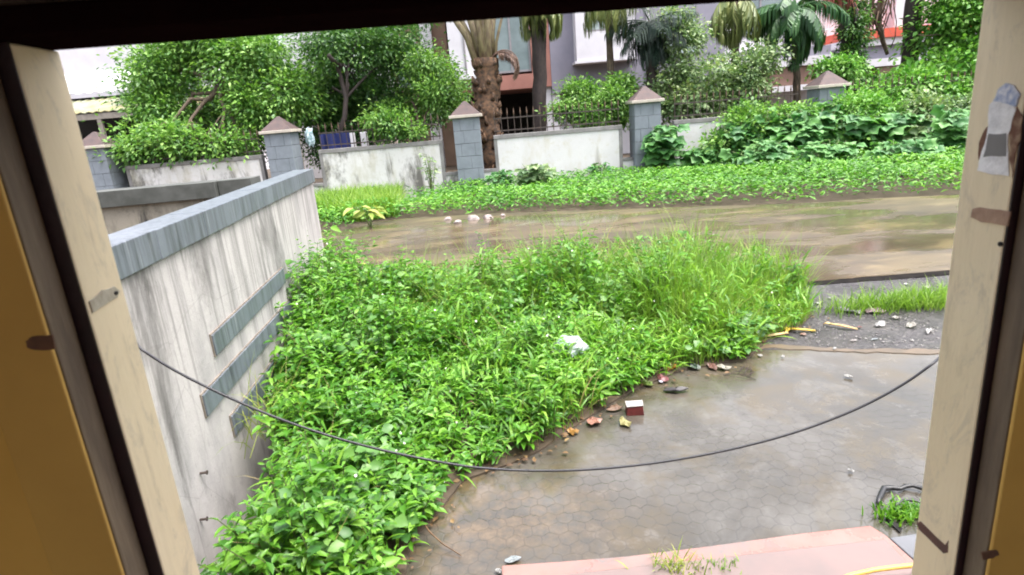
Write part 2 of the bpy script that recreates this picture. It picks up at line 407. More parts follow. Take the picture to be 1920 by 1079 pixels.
def leaves(name, m, parent, P, D, N, L, wr, T):
    """scatter leaves: base P, direction D, face normal N, length L, width ratio wr"""
    D = nrm(D); Sd = nrm(np.cross(D, N)); Nn = np.cross(Sd, D)
    tv, tf = T; n = len(P); k = len(tv)
    L = np.broadcast_to(np.asarray(L, float), (n,)); wr = np.broadcast_to(np.asarray(wr, float), (n,))
    V = (P[:, None, :] + L[:, None, None] * (tv[None, :, 0:1] * wr[:, None, None] * Sd[:, None, :] + tv[None, :, 1:2] * D[:, None, :] + tv[None, :, 2:3] * Nn[:, None, :]))
    F = [(f[None] + (np.arange(n) * k)[:, None, None]).reshape(-1, f.shape[1]) for f in tf]
    return npmesh(name, V.reshape(-1, 3), F, m, parent)

def blades(name, m, parent, P, A, L, wd, lean, bend, K=4, twist=None):
    """arching grass blades from P, azimuth A, length L, half width wd"""
    n = len(P); H = np.stack([np.cos(A), np.sin(A), np.zeros(n)], 1); Z = np.array([0, 0, 1.0])
    B = A + rng.uniform(-1, 1, n) + math.pi / 2; Sd = np.stack([np.cos(B), np.sin(B), np.zeros(n)], 1)
    rows = []; pos = P.copy(); ang = lean.copy()
    for i in range(K + 1):
        t = i / K; w = wd * (1 - t ** 2) * (.55 + .9 * t if t < .5 else 1)
        if i < K: rows += [pos - Sd * w[:, None], pos + Sd * w[:, None]]
        else: rows += [pos]
        step = L / K
        pos = pos + step[:, None] * (H * np.sin(ang)[:, None] + Z * np.cos(ang)[:, None])
        ang = ang + bend / K
    V = np.stack(rows, 1); k = V.shape[1]
    q = np.array([(2 * i, 2 * i + 1, 2 * i + 3, 2 * i + 2) for i in range(K - 1)]); t3 = np.array([(2 * K - 2, 2 * K - 1, 2 * K)])
    F = [(f[None] + (np.arange(n) * k)[:, None, None]).reshape(-1, f.shape[1]) for f in (q, t3)]
    return npmesh(name, V.reshape(-1, 3), F, m, parent)

def inpoly(x, y, poly):
    r = np.zeros(len(x), bool); n = len(poly)
    for i in range(n):
        (x1, y1), (x2, y2) = poly[i], poly[(i + 1) % n]
        c = ((y1 > y) != (y2 > y)) & (x < (x2 - x1) * (y - y1) / (y2 - y1 + 1e-12) + x1)
        r ^= c
    return r
def scatter(poly, n):
    xs = [p[0] for p in poly]; ys = [p[1] for p in poly]; ox = []; oy = []; got = 0
    while got < n:
        x = rng.uniform(min(xs), max(xs), n * 2); y = rng.uniform(min(ys), max(ys), n * 2); k = inpoly(x, y, poly)
        ox.append(x[k]); oy.append(y[k]); got += k.sum()
    return np.concatenate(ox)[:n], np.concatenate(oy)[:n]
def vnoise(x, y, s, o=0.0):
    return np.array([noise.noise((a * s + o, b * s - o, o)) for a, b in zip(x, y)])

# ================================================================ GROUND
ZT = 1.44
A = G(587, 316, ZT); B = G(210, 463, ZT); du = (B - A) / np.linalg.norm(B - A)       # u runs towards the house
ni = np.array([du[1], -du[0], 0.0]); ni = ni if ni[0] < 0 else -ni                     # into the enclosure (left)
def LW(s, t, z): p = A + du * s + ni * t; return np.array([p[0], p[1], z])
g = MB(); hole = [LW(5.4, .1, -.012), LW(5.4, -.24, -.012), LW(2.0, -.20, -.012), LW(1.7, .1, -.012)]      # open drain beside the near wall
g.v += [(-150, -60, -.012), (150, -60, -.012), (150, 220, -.012), (-150, 220, -.012)] + [tuple(h_) for h_ in hole]
g.f += [(i, (i + 1) % 4, 4 + (i + 1) % 4, 4 + i) for i in range(4)]
kind(build('ground', g, M['soil']), 'structure')

dr = MB(); dr.v = [tuple(h_) for h_ in hole] + [(h_[0], h_[1], -.36) for h_ in hole]; dr.f = [(4, 5, 6, 7), (1, 0, 4, 5), (2, 1, 5, 6), (3, 2, 6, 7), (0, 3, 7, 4)]
kind(build('drain_ditch', dr, M['soil']), 'structure')
def sheet(name, poly, z, m, thick=.03):
    mb = MB(); mb.prism([(p[0], p[1], z - thick) for p in poly], (0, 0, thick)); o = build(name, mb, m)
    return kind(o, 'structure')
def jag(a, b, n, amp):
    return [(a[0] + (b[0] - a[0]) * i / n + (random.random() - .5) * amp * .5, a[1] + (b[1] - a[1]) * i / n + (random.random() - .5) * amp) for i in range(n + 1)]
yard = sheet('paved_yard', [tuple(LW(5.35, -.25, 0)[:2]), (-1.1, .9), (9, .9)] + jag((9, 2.75), (-1.9, 4.95), 40, .05) + [tuple(LW(2.0, -.21, 0)[:2])], .004, None)
OCH = tuple(np.array(yard.location) - np.array([*G(915, 985)[:2], 0.0])); OCH = (OCH[0], OCH[1], 0.0)      # ochre silt stain by the weeds
M['pave'] = wet_pave(); yard.data.materials.append(M['pave'])
sheet('gravel_strip', jag((-1.9, 4.77), (9, 2.62), 90, .05) + [(9, 5.5), (-1.9, 5.5)], .006, M['gravel'])
mud = [tuple(G(px, py)[:2]) for px, py in ((1395, 664), (1440, 655), (1520, 658), (1600, 662), (1745, 667), (1900, 660), (1900, 650), (1745, 657), (1600, 656), (1520, 652), (1440, 648), (1400, 658))]
mud = [(x_ + random.uniform(-.01, .01), y_ + random.uniform(-.02, .02)) for (xa, ya), (xb, yb) in zip(mud, mud[1:] + mud[:1]) for k_ in range(6) for x_, y_ in [(xa + (xb - xa) * k_ / 6, ya + (yb - ya) * k_ / 6)]]
sheet('mud_ridge', mud, .009, M['mudline'], .01)
# road slab, its near edge standing a little above the gravel
far_edge = [tuple(G(px, py)[:2]) for px, py in ((1790, 369), (1640, 376), (1500, 385), (1300, 391), (1150, 396), (1000, 401), (900, 404), (830, 409), (760, 413), (700, 420), (640, 437))]
far_edge = [(25, 6.6)] + far_edge + [(-6, 13.0), (-40, 21)]
near_edge = [(-40, 11.0), (-8, 6.3), (-2.4, 5.75)] + jag((-2.3, 5.7), (2.3, 5.54), 8, .03) + jag((2.4, 5.53), (9, 5.48), 60, .02) + [(25, 4.9)]
rd = MB(); rd.prism([(p[0], p[1], -.02) for p in near_edge + far_edge], (0, 0, .05)); kind(build('road', rd, M['road']), 'structure')
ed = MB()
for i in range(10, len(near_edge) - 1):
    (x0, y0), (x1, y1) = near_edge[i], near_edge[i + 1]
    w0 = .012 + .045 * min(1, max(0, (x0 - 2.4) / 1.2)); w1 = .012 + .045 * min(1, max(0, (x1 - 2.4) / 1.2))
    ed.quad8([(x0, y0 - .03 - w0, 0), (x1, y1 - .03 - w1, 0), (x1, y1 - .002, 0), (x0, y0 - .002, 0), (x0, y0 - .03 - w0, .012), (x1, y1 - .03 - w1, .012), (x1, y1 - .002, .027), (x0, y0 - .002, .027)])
kind(build('road_edge', ed, M['edge']), 'structure')  # strip draws the slab's shadow line along with its wet edge
# pink step in front of the house
st = MB(); pl = [tuple(G(*p, .05)[:2]) for p in ((940, 1060), (1056, 1052), (1180, 1042), (1310, 1026), (1500, 1000), (1632, 985), (1662, 1004))]
pl = pl + [(1.52, 1.2), (-.1, 1.2)]
st.prism([(p[0], p[1], -.01) for p in pl], (0, 0, .06)); kind(build('pink_step', st, M['pink'], bevel=.006), 'structure')
s2 = MB(); pl2 = [tuple(G(*p, .045)[:2]) for p in ((1668, 1008), (1720, 1000), (1900, 985))]
s2.prism([(p[0], p[1], -.01) for p in pl2 + [(2.6, 1.2), (1.53, 1.2)]], (0, 0, .055)); kind(build('grey_paving_slab', s2, M['greyslab'], bevel=.005), 'structure')
s3 = MB(); q = [G(*p, .06)[:2] for p in ((1000, 1086), (1660, 1013))]
s3.prism([(q[0][0], q[0][1], .0515), (q[0][0], 1.2, .0515), (q[1][0], 1.2, .0515), (q[1][0], q[1][1], .0515)], (0, 0, .016)); kind(build('upper_step', s3, M['pinkgrey'], bevel=.006), 'structure')

# ================================================================ NEAR STAINED WALL WITH GRANITE COPING
def lbox(mb, s0, s1, t0, t1, z0, z1, dz=0.0):
    return mb.quad8([LW(s0, t0, z0), LW(s1, t0, z0 + dz), LW(s1, t1, z0 + dz), LW(s0, t1, z0), LW(s0, t0, z1), LW(s1, t0, z1 + dz), LW(s1, t1, z1 + dz), LW(s0, t1, z1)])
cw = thing('compound_wall', 'stained pale plaster wall with blue-grey granite coping and three stone strips, beside the weeds', 'wall', LW(2.6, .1, 0))
SE = 5.45
build('wall', lbox(MB(), .02, SE, .02, .18, -.4, 1.305), M['wallL'], cw, bevel=.012)
mb = MB(); s_ = 0.0
while s_ < SE:
    L_ = min(random.uniform(.55, .8), SE - s_ + .001)
    lbox(mb, s_ + .0015, s_ + L_ - .0015, 0, .2, 1.305 + random.uniform(-.004, .004), ZT + random.uniform(-.002, .002)); s_ += L_
build('coping', mb, M['slate'], cw, bevel=.004)
for a0, a1, zc, dz in ((1.79, 3.37, .742, .012), (1.50, 3.64, .458, .075), (1.45, 3.36, .19, .08)):
    mb = MB(); lbox(mb, a0, a1, .004, .02 + .03, zc - .058, zc + .058, dz); build('stone_strip', mb, M['slate'], cw, bevel=.003)
    mb = MB(); lbox(mb, a0 - .008, a1 + .006, .012, .0195, zc - .064, zc + .066, dz); build('mortar_edge', mb, M['edgebrown'], cw)
for px, py in ((375, 888), (375, 975)):
    p = ONP(px, py, LW(0, .02, 0), ni); mb = MB(); mb.tube([p + ni * .02, p - ni * .03], .006, 6); mb.tube([p - ni * .03, p - ni * .034], .011, 6)
    build('nail', mb, M['iron'], cw)
# return wall running left from the far corner
yN = 5.52; arm = thing('return_wall', 'low grey-coped wall running left behind the granite-topped wall, mossy black inside', 'wall', (-3.9, 5.75, 0))
def armx(x): return 5.50 + (x + 3.7) * .12
mb = MB(); xs = [(-6.5, -2.66), (-2.655, -2.36)]
cp = MB()
for i, (x0, x1) in enumerate(xs):
    o_ = 0 if i == 0 else .05
    cp.quad8([(x0, armx(x0) + o_, 1.29), (x1, armx(x1) + o_, 1.29), (x1, armx(x1) + .30, 1.29), (x0, armx(x0) + .30, 1.29), (x0, armx(x0) + o_, ZT - .004), (x1, armx(x1) + o_, ZT - .004), (x1, armx(x1) + .30, ZT - .004), (x0, armx(x0) + .30, ZT - .004)])
build('coping', cp, M['arm_slate'], arm, bevel=.004)
x0, x1 = -6.5, -2.34
mb.quad8([(x0, armx(x0) + .05, -.1), (x1, armx(x1) + .06, -.1), (x1, armx(x1) + .26, -.1), (x0, armx(x0) + .26, -.1), (x0, armx(x0) + .05, 1.29), (x1, armx(x1) + .06, 1.29), (x1, armx(x1) + .26, 1.29), (x0, armx(x0) + .26, 1.29)])
M['mossy'] = plaster_stained('mossy_plaster', (.30, .27, .22), (.12, .11, .085), (.012, .012, .014), (4, 4, 1.2), (.45, .7), (.50, .62))
build('wall', mb, M['mossy'], arm)

# ================================================================ FAR COMPOUND WALL: pillars, panels, railings
PX = [-9.98, -5.42, -.79, 3.67, 8.22, 12.75]; FY = 15.5
plab = ['grey block pillar with pyramid cap beside the shed, partly behind the cream window post',
        'grey block pillar with brown pyramid cap rising behind the near wall corner',
        'grey block pillar with brown pyramid cap just left of the fibrous palm trunk',
        'grey block pillar with brown pyramid cap between the shrub and the lobed-leaf plant',
        'grey block pillar with brown cap, half buried in broad weeds and vines',
        'grey block pillar hidden under the light green tree at the far right']
def make_pillar(i, X):
    t = thing('gate_pillar', plab[i], 'pillar', (X, FY, 0), 'block pillars of the far compound wall')
    w = .325; core = MB().box(X - w + .012, X + w - .012, FY - w + .012, FY + w - .012, -.05, 1.84); build('mortar_core', core, M['mortar'], t)
    bl = MB(); z = 0.0; r = 0
    while z < 1.82:
        h = min(.305, 1.84 - z)
        cuts = [-w, random.uniform(-.1, .12), w] if r % 2 == 0 else [-w, random.uniform(-.2, -.12), random.uniform(.12, .2), w]
        for c0, c1 in zip(cuts[:-1], cuts[1:]):
            j = random.uniform(-.004, .004)
            bl.box(X + c0 + .0025, X + c1 - .0025, FY - w + j, FY - w + .1, z + .004, z + h - .003)
            bl.box(X + c0 + .0025, X + c1 - .0025, FY + w - .1, FY + w + j, z + .004, z + h - .003)
        for sx in (-1, 1):
            xa, xb = sorted((X + sx * w, X + sx * (w - .1)))
            bl.box(xa + (.003 if sx > 0 else 0), xb - (0 if sx > 0 else .003) + 0, FY - w + .105, FY + w - .105, z + .004, z + h - .003)
        z += .307; r += 1
    build('block_facing', bl, M['block'], t, bevel=.006)
    build('cap_slab', MB().box(X - .40, X + .40, FY - .40, FY + .40, 1.845, 1.915), M['slab'], t, bevel=.008)
    py = MB(); e = .37
    py.v = [(X - e, FY - e, 1.916), (X + e, FY - e, 1.916), (X + e, FY + e, 1.916), (X - e, FY + e, 1.916), (X - .03, FY - .03, 2.24), (X + .03, FY - .03, 2.24), (X + .03, FY + .03, 2.24), (X - .03, FY + .03, 2.24)]
    py.f = [(3, 2, 1, 0), (4, 5, 6, 7)] + [(k, (k + 1) % 4, 4 + (k + 1) % 4, 4 + k) for k in range(4)]
    build('pyramid_cap', py, M['cap'], t, bevel=.01)
for i, X in enumerate(PX): make_pillar(i, X)
panels = [(-9.40, -5.97, 'white wall panel with grey top seen above the near wall corner, grey streaks'),
          (-4.55, -1.44, 'white wall panel with dark mould streaks on its left half, behind bright weeds'),
          (-.15, 3.08, 'cleanest white wall panel between two pillars, right of the fibrous palm'),
          (4.38, 7.58, 'white wall panel mostly hidden by broad-leaved weeds, right of the lobed-leaf plant'),
          (8.85, 12.1, 'greyish wall panel showing through the weeds at the far right')]
rails = ['spiked iron railing above the white panel nearest the shed', 'spiked iron railing with rusty tips in front of the blue sheet', 'spiked iron railing right of the fibrous palm trunk',
         'spiked iron railing behind the grey-green bush', 'spiked iron railing under the light green tree']
for i, (a, b_, lab) in enumerate(panels):
    L0, L1 = PX[i] + .327, PX[i + 1] - .327
    t = thing('wall_panel', lab, 'wall panel', ((a + b_) / 2, FY, 0), 'white panels of the far compound wall')
    y0, y1 = FY - .09, FY + .09
    bd = MB(); bd.box(a + .085, b_ - .085, y0 + .012, y1 - .012, -.05, 1.26); bd.box(L0, a - .001, y0 + .012, y1 - .012, -.05, .47); bd.box(b_ + .001, L1, y0 + .012, y1 - .012, -.05, .47)
    build('panel_face', bd, M['panel_mouldy'] if i in (0, 1) else M['panel'], t)
    tr = MB(); tr.box(a - .0, b_ + .0, y0 - .01, y1 + .01, 1.262, 1.36)
    tr.box(a, a + .084, y0, y1, .0, 1.261); tr.box(b_ - .084, b_, y0, y1, .0, 1.261)
    tr.box(L0, a - .002, y0 - .008, y1 + .008, .471, .545); tr.box(b_ + .002, L1, y0 - .008, y1 + .008, .471, .545)
    build('coping_trim', tr, M['trim'], t, bevel=.006)
    r = thing('railing', rails[i], 'railing', ((a + b_) / 2, FY + .05, 1.36), 'spiked railings on the far wall')
    br = MB(); br.box(a + .03, b_ - .03, FY + .035, FY + .065, 1.44, 1.47); br.box(a + .03, b_ - .03, FY + .035, FY + .065, 1.74, 1.77)
    build('rail', br, M['iron'], r)
    n = int((b_ - a) / .165); first = None
    for k in range(n + 1):
        x = a + .06 + (b_ - a - .12) * k / n
        if first is None:
            first = build('picket', MB().tube([(x, FY + .05, 1.35), (x, FY + .05, 1.86)], .011, 5), M['iron'], r); x0_ = x
            ftip = build('spear_tip', MB().tube([(x, FY + .05, 1.83), (x, FY + .05, 1.88), (x, FY + .05, 2.0)], [.014, .02, .003], 5), M['tip'], first)
        else:
            c_ = first.copy(); COL.objects.link(c_); c_.location = (x - x0_, 0, 0); e_ = ftip.copy(); e_.parent = c_; COL.objects.link(e_)

# ================================================================ BUILDINGS
M['white'] = simple('white_house_paint', (.62, .60, .64), (.55, .53, .57), 1.5, .8, .1)
M['lav'] = simple('lavender_grey_paint', (.26, .245, .30), (.22, .21, .26), 1.5, .85, .1)
M['salmon'] = simple('salmon_terracotta_paint', (.34, .155, .125), (.27, .12, .097), 1.5, .85, .15)
M['beige'] = simple('beige_brown_paint', (.25, .165, .12), (.2, .13, .095), 1.5, .85, .1)
M['glass'] = simple('dull_window_glass', (.20, .25, .26), (.15, .19, .2), 2, .12, 0)
M['glass_l'] = simple('pale_window_glass', (.42, .50, .50), (.36, .43, .43), 2, .15, 0)
M['glass_g'] = simple('green_window_glass', (.05, .12, .11), (.035, .085, .085), 2, .12, 0)
M['alu'] = simple('grey_window_frame', (.25, .23, .25), (.2, .19, .2), 9, .5, .05)
M['void'] = simple('shade_dark_void', (.035, .033, .032), (.022, .02, .02), 3, .9, .1)  # near-black colour stands in for deep shade inside parking floor and shed
M['red'] = simple('red_orange_band_paint', (.62, .095, .05), (.5, .075, .04), 3, .6, .05)
M['brownwall'] = simple('brown_plinth_paint', (.20, .12, .09), (.15, .09, .07), 2, .85, .15)
M['corr'] = simple('corrugated_asbestos_sheet', (.45, .44, .46), (.33, .32, .34), 4, .75, .2)
M['awning'] = simple('mossy_green_sheet_roof', (.20, .235, .19), (.23, .195, .085), 1.3, .7, .2, lo=.4, hi=.62)
M['post'] = simple('grey_timber_post', (.27, .24, .21), (.18, .16, .14), 5, .8, .2)
M['kerbwhite'] = M['white']

def window(parent, x0, x1, z0, z1, y, glass, fr=.06, mull=1):
    f = MB(); f.box(x0, x1, y - .03, y + .02, z0, z0 + fr); f.box(x0, x1, y - .03, y + .02, z1 - fr, z1)
    f.box(x0, x0 + fr, y - .03, y + .02, z0 + fr, z1 - fr); f.box(x1 - fr, x1, y - .03, y + .02, z0 + fr, z1 - fr)
    for k in range(mull):
        xm = x0 + (x1 - x0) * (k + 1) / (mull + 1); f.box(xm - fr / 2, xm + fr / 2, y - .025, y + .02, z0 + fr, z1 - fr)
    o = build('window', f, M['alu'], parent)
    build('pane', MB().box(x0 + fr, x1 - fr, y + .0, y + .012, z0 + fr, z1 - fr), glass, o)
    return o

Y0 = 23.0
# salmon house on stilts
sh = thing('salmon_house', 'salmon terracotta house raised over a dark open parking floor, behind the fibrous palm', 'house', (.2, Y0 + 3, 0))
mb = MB(); mb.box(-1.55, 2.06, Y0, Y0 + 6, 2.72, 3.22); mb.box(1.38, 2.06, Y0, Y0 + .5, 3.22, 8.2); mb.box(-1.55, 1.38, Y0, Y0 + .5, 5.6, 8.2)
mb.box(-.38, -.05, Y0, Y0 + .5, 3.22, 5.6); mb.box(-1.55, 2.06, Y0 + .5, Y0 + 6, 3.22, 8.2)
build('wall', mb, M['salmon'], sh)
build('bay_panel', MB().box(-1.54, -.39, Y0 - .12, Y0 + .3, 3.30, 5.59), M['white'], sh)
build('ledge', MB().box(-1.6, -.33, Y0 - .3, Y0 - .002, 3.18, 3.296), M['white'], sh)
build('bay_post', MB().box(-1.02, -.96, Y0 - .16, Y0 - .122, 3.31, 5.58), M['alu'], sh)
window(sh, -.04, 1.37, 3.30, 5.55, Y0 + .1, M['glass'], .07, 1)
build('parking_void', MB().box(-1.5, 2.0, Y0 + 4.5, Y0 + 4.7, 0, 2.71), M['void'], sh)  # dark sheet standing in for the shade under the house
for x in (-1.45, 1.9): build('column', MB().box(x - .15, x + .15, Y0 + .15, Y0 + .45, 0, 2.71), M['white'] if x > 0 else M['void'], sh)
build('roof_slab', MB().box(-1.7, 2.06, Y0 - .2, Y0 + 6.1, 8.202, 8.35), M['white'], sh)
# beige wing left of it
bh = thing('beige_house', 'beige brown house wing glimpsed above the dark tree, left of the salmon house', 'house', (-4, Y0 + 4, 0))
build('wall', MB().box(-4.0, -1.75, Y0 + 2.2, Y0 + 6, 0, 7.5), M['beige'], bh)
build('white_pier', MB().box(-2.75, -2.3, Y0 + 1.95, Y0 + 2.198, 0, 7.4), M['white'], bh)
build('white_pier', MB().box(-7.9, -6.6, Y0 + 1.6, Y0 + 6, 0, 7.4), M['white'], bh)
window(bh, -3.85, -2.95, 3.2, 5.0, Y0 + 2.18, M['glass'])
build('roof_slab', MB().box(-8.1, -1.75, Y0 + 1.55, Y0 + 6.1, 7.502, 7.65), M['white'], bh)
# lavender and white house
lh = thing('lavender_house', 'lavender grey house with a projecting white window box, right of the salmon house', 'house', (5, Y0 + 3, 0))
lw = MB(); lw.box(2.07, 8.4, Y0, Y0 + 6, 2.45, 8.2); build('wall', lw, M['lav'], lh)
lwd = MB(); lwd.box(2.3, 8.2, Y0 + 1.2, Y0 + 6, 0, 2.449); build('ground_floor_wall', lwd, M['white'], lh)
bx = MB(); bx.box(2.93, 4.98, Y0 - .75, Y0 - .001, 3.44, 4.36); bx.box(2.93, 3.24, Y0 - .75, Y0 - .001, 4.362, 6.0); bx.box(4.72, 4.98, Y0 - .75, Y0 - .001, 4.362, 6.0); bx.box(2.93, 4.98, Y0 - .75, Y0 - .001, 6.002, 6.5)
build('white_box', bx, M['white'], lh); build('ledge', MB().box(2.85, 5.03, Y0 - .82, Y0 - .003, 3.36, 3.438), M['white'], lh)
window(lh, 3.245, 4.715, 4.37, 5.995, Y0 - .6, M['glass_l'], .07, 1)
window(lh, 6.0, 7.4, 3.4, 5.0, Y0 - .02, M['glass_l'], .07, 1)
build('drain_pipe', MB().tube([(5.6, Y0 - .08, 2.46), (5.6, Y0 - .08, 8.1)], .055, 8), M['white'], lh, True)
gr = MB()
for k in range(10): gr.box(3.32 + k * .145, 3.335 + k * .145, Y0 - .66, Y0 - .645, 4.44, 5.92)
gr.box(3.32, 4.65, Y0 - .675, Y0 - .661, 5.0, 5.02); gr.box(3.32, 4.65, Y0 - .675, Y0 - .661, 5.5, 5.52); build('window_grille', gr, M['alu'], lh)
build('column', MB().box(2.07, 2.35, Y0 + .1, Y0 + .4, 0, 2.448), M['white'], lh)
build('roof_slab', MB().box(1.98, 8.5, Y0 - .3, Y0 + 6.1, 8.202, 8.35), M['white'], lh)
# right house with balconies
rh = thing('balcony_house', 'white house with a balcony slab and red orange band, behind the vine-clad trees at right', 'house', (13, Y0 + 3, 0))
build('wall', MB().box(8.6, 24, Y0 + 1.6, Y0 + 7, 0, 8), M['white'], rh)
bal = MB(); bal.box(8.7, 12.4, Y0, Y0 + 1.598, 2.72, 3.02); build('balcony_slab', bal, M['white'], rh)
build('balcony_wall', MB().box(8.75, 12.3, Y0 + .05, Y0 + .2, 3.022, 3.35), M['lav'], rh)
build('plinth', MB().box(8.8, 12.2, Y0 + .1, Y0 + 1.59, 2.05, 2.718), M['brownwall'], rh)
build('lower_ledge', MB().box(8.7, 12.3, Y0 - .05, Y0 + 1.58, 1.85, 2.048), M['white'], rh)
rl = MB()
for k in range(12): rl.tube([(9.9 + k * .18, Y0 + .1, 3.352), (9.9 + k * .18, Y0 + .1, 3.85)], .02, 5)
rl.tube([(9.8, Y0 + .1, 3.87), (12.2, Y0 + .1, 3.87)], .03, 5); build('balcony_rail', rl, M['white'], rh)
build('red_band', MB().box(12.6, 23, Y0 - .4, Y0 + 1.59, 3.42, 3.72), M['red'], rh)
build('white_band', MB().box(12.6, 23, Y0 - .3, Y0 + 1.58, 3.18, 3.418), M['white'], rh)
build('grey_band', MB().box(12.65, 23, Y0 - .1, Y0 + 1.57, 2.72, 3.178), M['lav'], rh)
build('lower_slab', MB().box(12.6, 23, Y0 - .3, Y0 + 1.56, 2.45, 2.718), M['white'], rh)
build('pier', MB().box(14.0, 14.5, Y0 - .2, Y0 + 1.2, 0, 2.448), M['beige'], rh)
build('upper_column', MB().box(14.4, 15.0, Y0 - .2, Y0 + .4, 3.722, 8), M['white'], rh)
window(rh, 9.4, 11.2, 4.0, 5.8, Y0 + 1.58, M['glass'], .07, 1)
# shed with sheet roofs at left
Ys = 20.5; sx0, sx1 = -17.5, -9.6
sd_ = thing('roadside_shed', 'open shed with mossy green sheet roof and grey corrugated edge at far left', 'shed', (-13.5, Ys + 2, 0))
zt = [AT(170, y, Ys)[2] for y in (140, 165, 172, 212, 225)]
mb = MB(); nW = 90
prof = []
def corr_sheet(y0, z0, y1, z1, x0, x1, n=80, amp=.035, th=.03):
    m_ = MB()
    for i in range(n + 1):
        x = x0 + (x1 - x0) * i / n; w = amp * math.sin(i * math.pi / 2)
        m_.v += [(x, y0, z0 + w), (x, y1, z1 + w), (x, y1, z1 + w - th), (x, y0, z0 + w - th)]
    for i in range(n):
        b = i * 4
        for k in range(4): m_.f.append((b + k, b + (k + 1) % 4, b + 4 + (k + 1) % 4, b + 4 + k))
    return m_
build('upper_roof', corr_sheet(Ys + 1.6, zt[1], Ys + 4.0, zt[0] + .55, sx0, sx1), M['corr'], sd_)
build('lower_roof', corr_sheet(Ys, zt[3] + .03, Ys + 1.75, zt[2] - .1, sx0, sx1, 120, .018), M['awning'], sd_)
build('beam', MB().box(sx0, sx1, Ys + .02, Ys + .14, zt[4], zt[3] - .03), M['post'], sd_)
px_ = AT(188, 240, Ys)[0]
for x in (px_, px_ - 2.6, sx1 - .3): build('post', MB().box(x - .07, x + .07, Ys + .03, Ys + .13, 0, zt[4] - .002), M['post'], sd_)
build('back_wall', MB().box(sx0, sx1, Ys + 3.6, Ys + 3.8, 0, zt[1]), M['void'], sd_)  # coloured near-black in place of the shed's shaded inside
wb = thing('white_building', 'white building rising behind the shed roof at far left', 'building', (-17, 31, 0))
build('wall', MB().box(-27, -13.2, 28.5, 36, 0, 9.5), M['white'], wb)
window(wb, -23.5, -22, 6.5, 8, 28.48, M['glass']); build('ledge', MB().box(-27.1, -13.1, 28.3, 28.498, 4.9, 5.1), M['trim'], wb)
build('roof_slab', MB().box(-27.2, -13.0, 28.2, 36.2, 9.502, 9.7), M['white'], wb)

# ================================================================ TREES
def blob_leaves(name, m, parent, blobs, size, wr=.5, T=T_SI, clump=.28, per=26, droop=.25):
    Ps, Ds, Ns = [], [], []
    size = size * .92; per = 46
    for (c, r, n) in blobs:
        n = int(n * 2.1)
        c = np.array(c, float); r = np.array(r, float); k = max(1, n // per)
        d = nrm(rng.normal(size=(k, 3))); rad = rng.uniform(.25, 1.0, (k, 1)) ** .55
        cc = c + d * rad * r * (1 + .18 * rng.normal(size=(k, 1)))
        pp = np.repeat(cc, per, 0); off = rng.normal(size=pp.shape) * clump * .9 * rng.uniform(.5, 1.3, (k, 1)).repeat(per, 0) * np.array([1, 1, .6])
        out = nrm((pp - c) / r) * .6 + nrm(off) * .8
        P_ = pp + off; D_ = out + rng.normal(size=pp.shape) * .45 + np.array([0, 0, -droop])
        N_ = np.array([0, 0, 1.0]) + out * .5 + rng.normal(size=pp.shape) * .45
        Ps.append(P_); Ds.append(D_); Ns.append(N_)
    P_ = np.concatenate(Ps); n = len(P_)
    return leaves(name, m, parent, P_, np.concatenate(Ds), np.concatenate(Ns), rng.uniform(.6, 1.25, n) * size, rng.uniform(.8, 1.2, n) * wr, T)

def limb(mb, a, b, r0, r1, sag=.0, n=5):
    a = np.array(a, float); b = np.array(b, float); L_ = np.linalg.norm(b - a); j = rng.normal(size=(n + 1, 3)) * L_ * .035
    j[0] = 0; path = [a + (b - a) * i / n + j[i] + np.array([0, 0, sag * math.sin(math.pi * i / n)]) for i in range(n + 1)]
    mb.tube(path, [r0 + (r1 - r0) * i / n for i in range(n + 1)], 7, .15); return path

def tree(name, label, cat, base, fork, r, blobs, m, size, wr=.5, bark='bark', group=None, clump=.28, T=T_SI, per=26, droop=.25):
    t = thing(name, label, cat, base, group)
    mb = MB(); p = limb(mb, base, fork, r, r * .65, n=7)
    for (c, rr, n) in blobs:
        q = limb(mb, p[-1] if rng.random() < .6 else p[-3], c, r * .5, r * .16, .1)
        for k in range(2): limb(mb, q[3], np.array(c) + rng.normal(size=3) * np.array(rr) * .5, r * .2, r * .06, .05, 4)
    build('trunk', mb, M[bark], t, True)
    sub = []
    for (c, rr, n_) in blobs:
        for k in range(4):
            f_ = rng.uniform(.38, .72); sub.append((np.array(c) + nrm(rng.normal(size=3)) * np.array(rr) * rng.uniform(.35, .85), np.array(rr) * f_, int(n_ * .27)))
    blob_leaves('crown', m, t, sub, size, wr, T, clump, per, droop)
    return t

def B3(px, py, Y, rx, ry, rz, n): return (AT(px, py, Y), (rx, ry, rz), n)

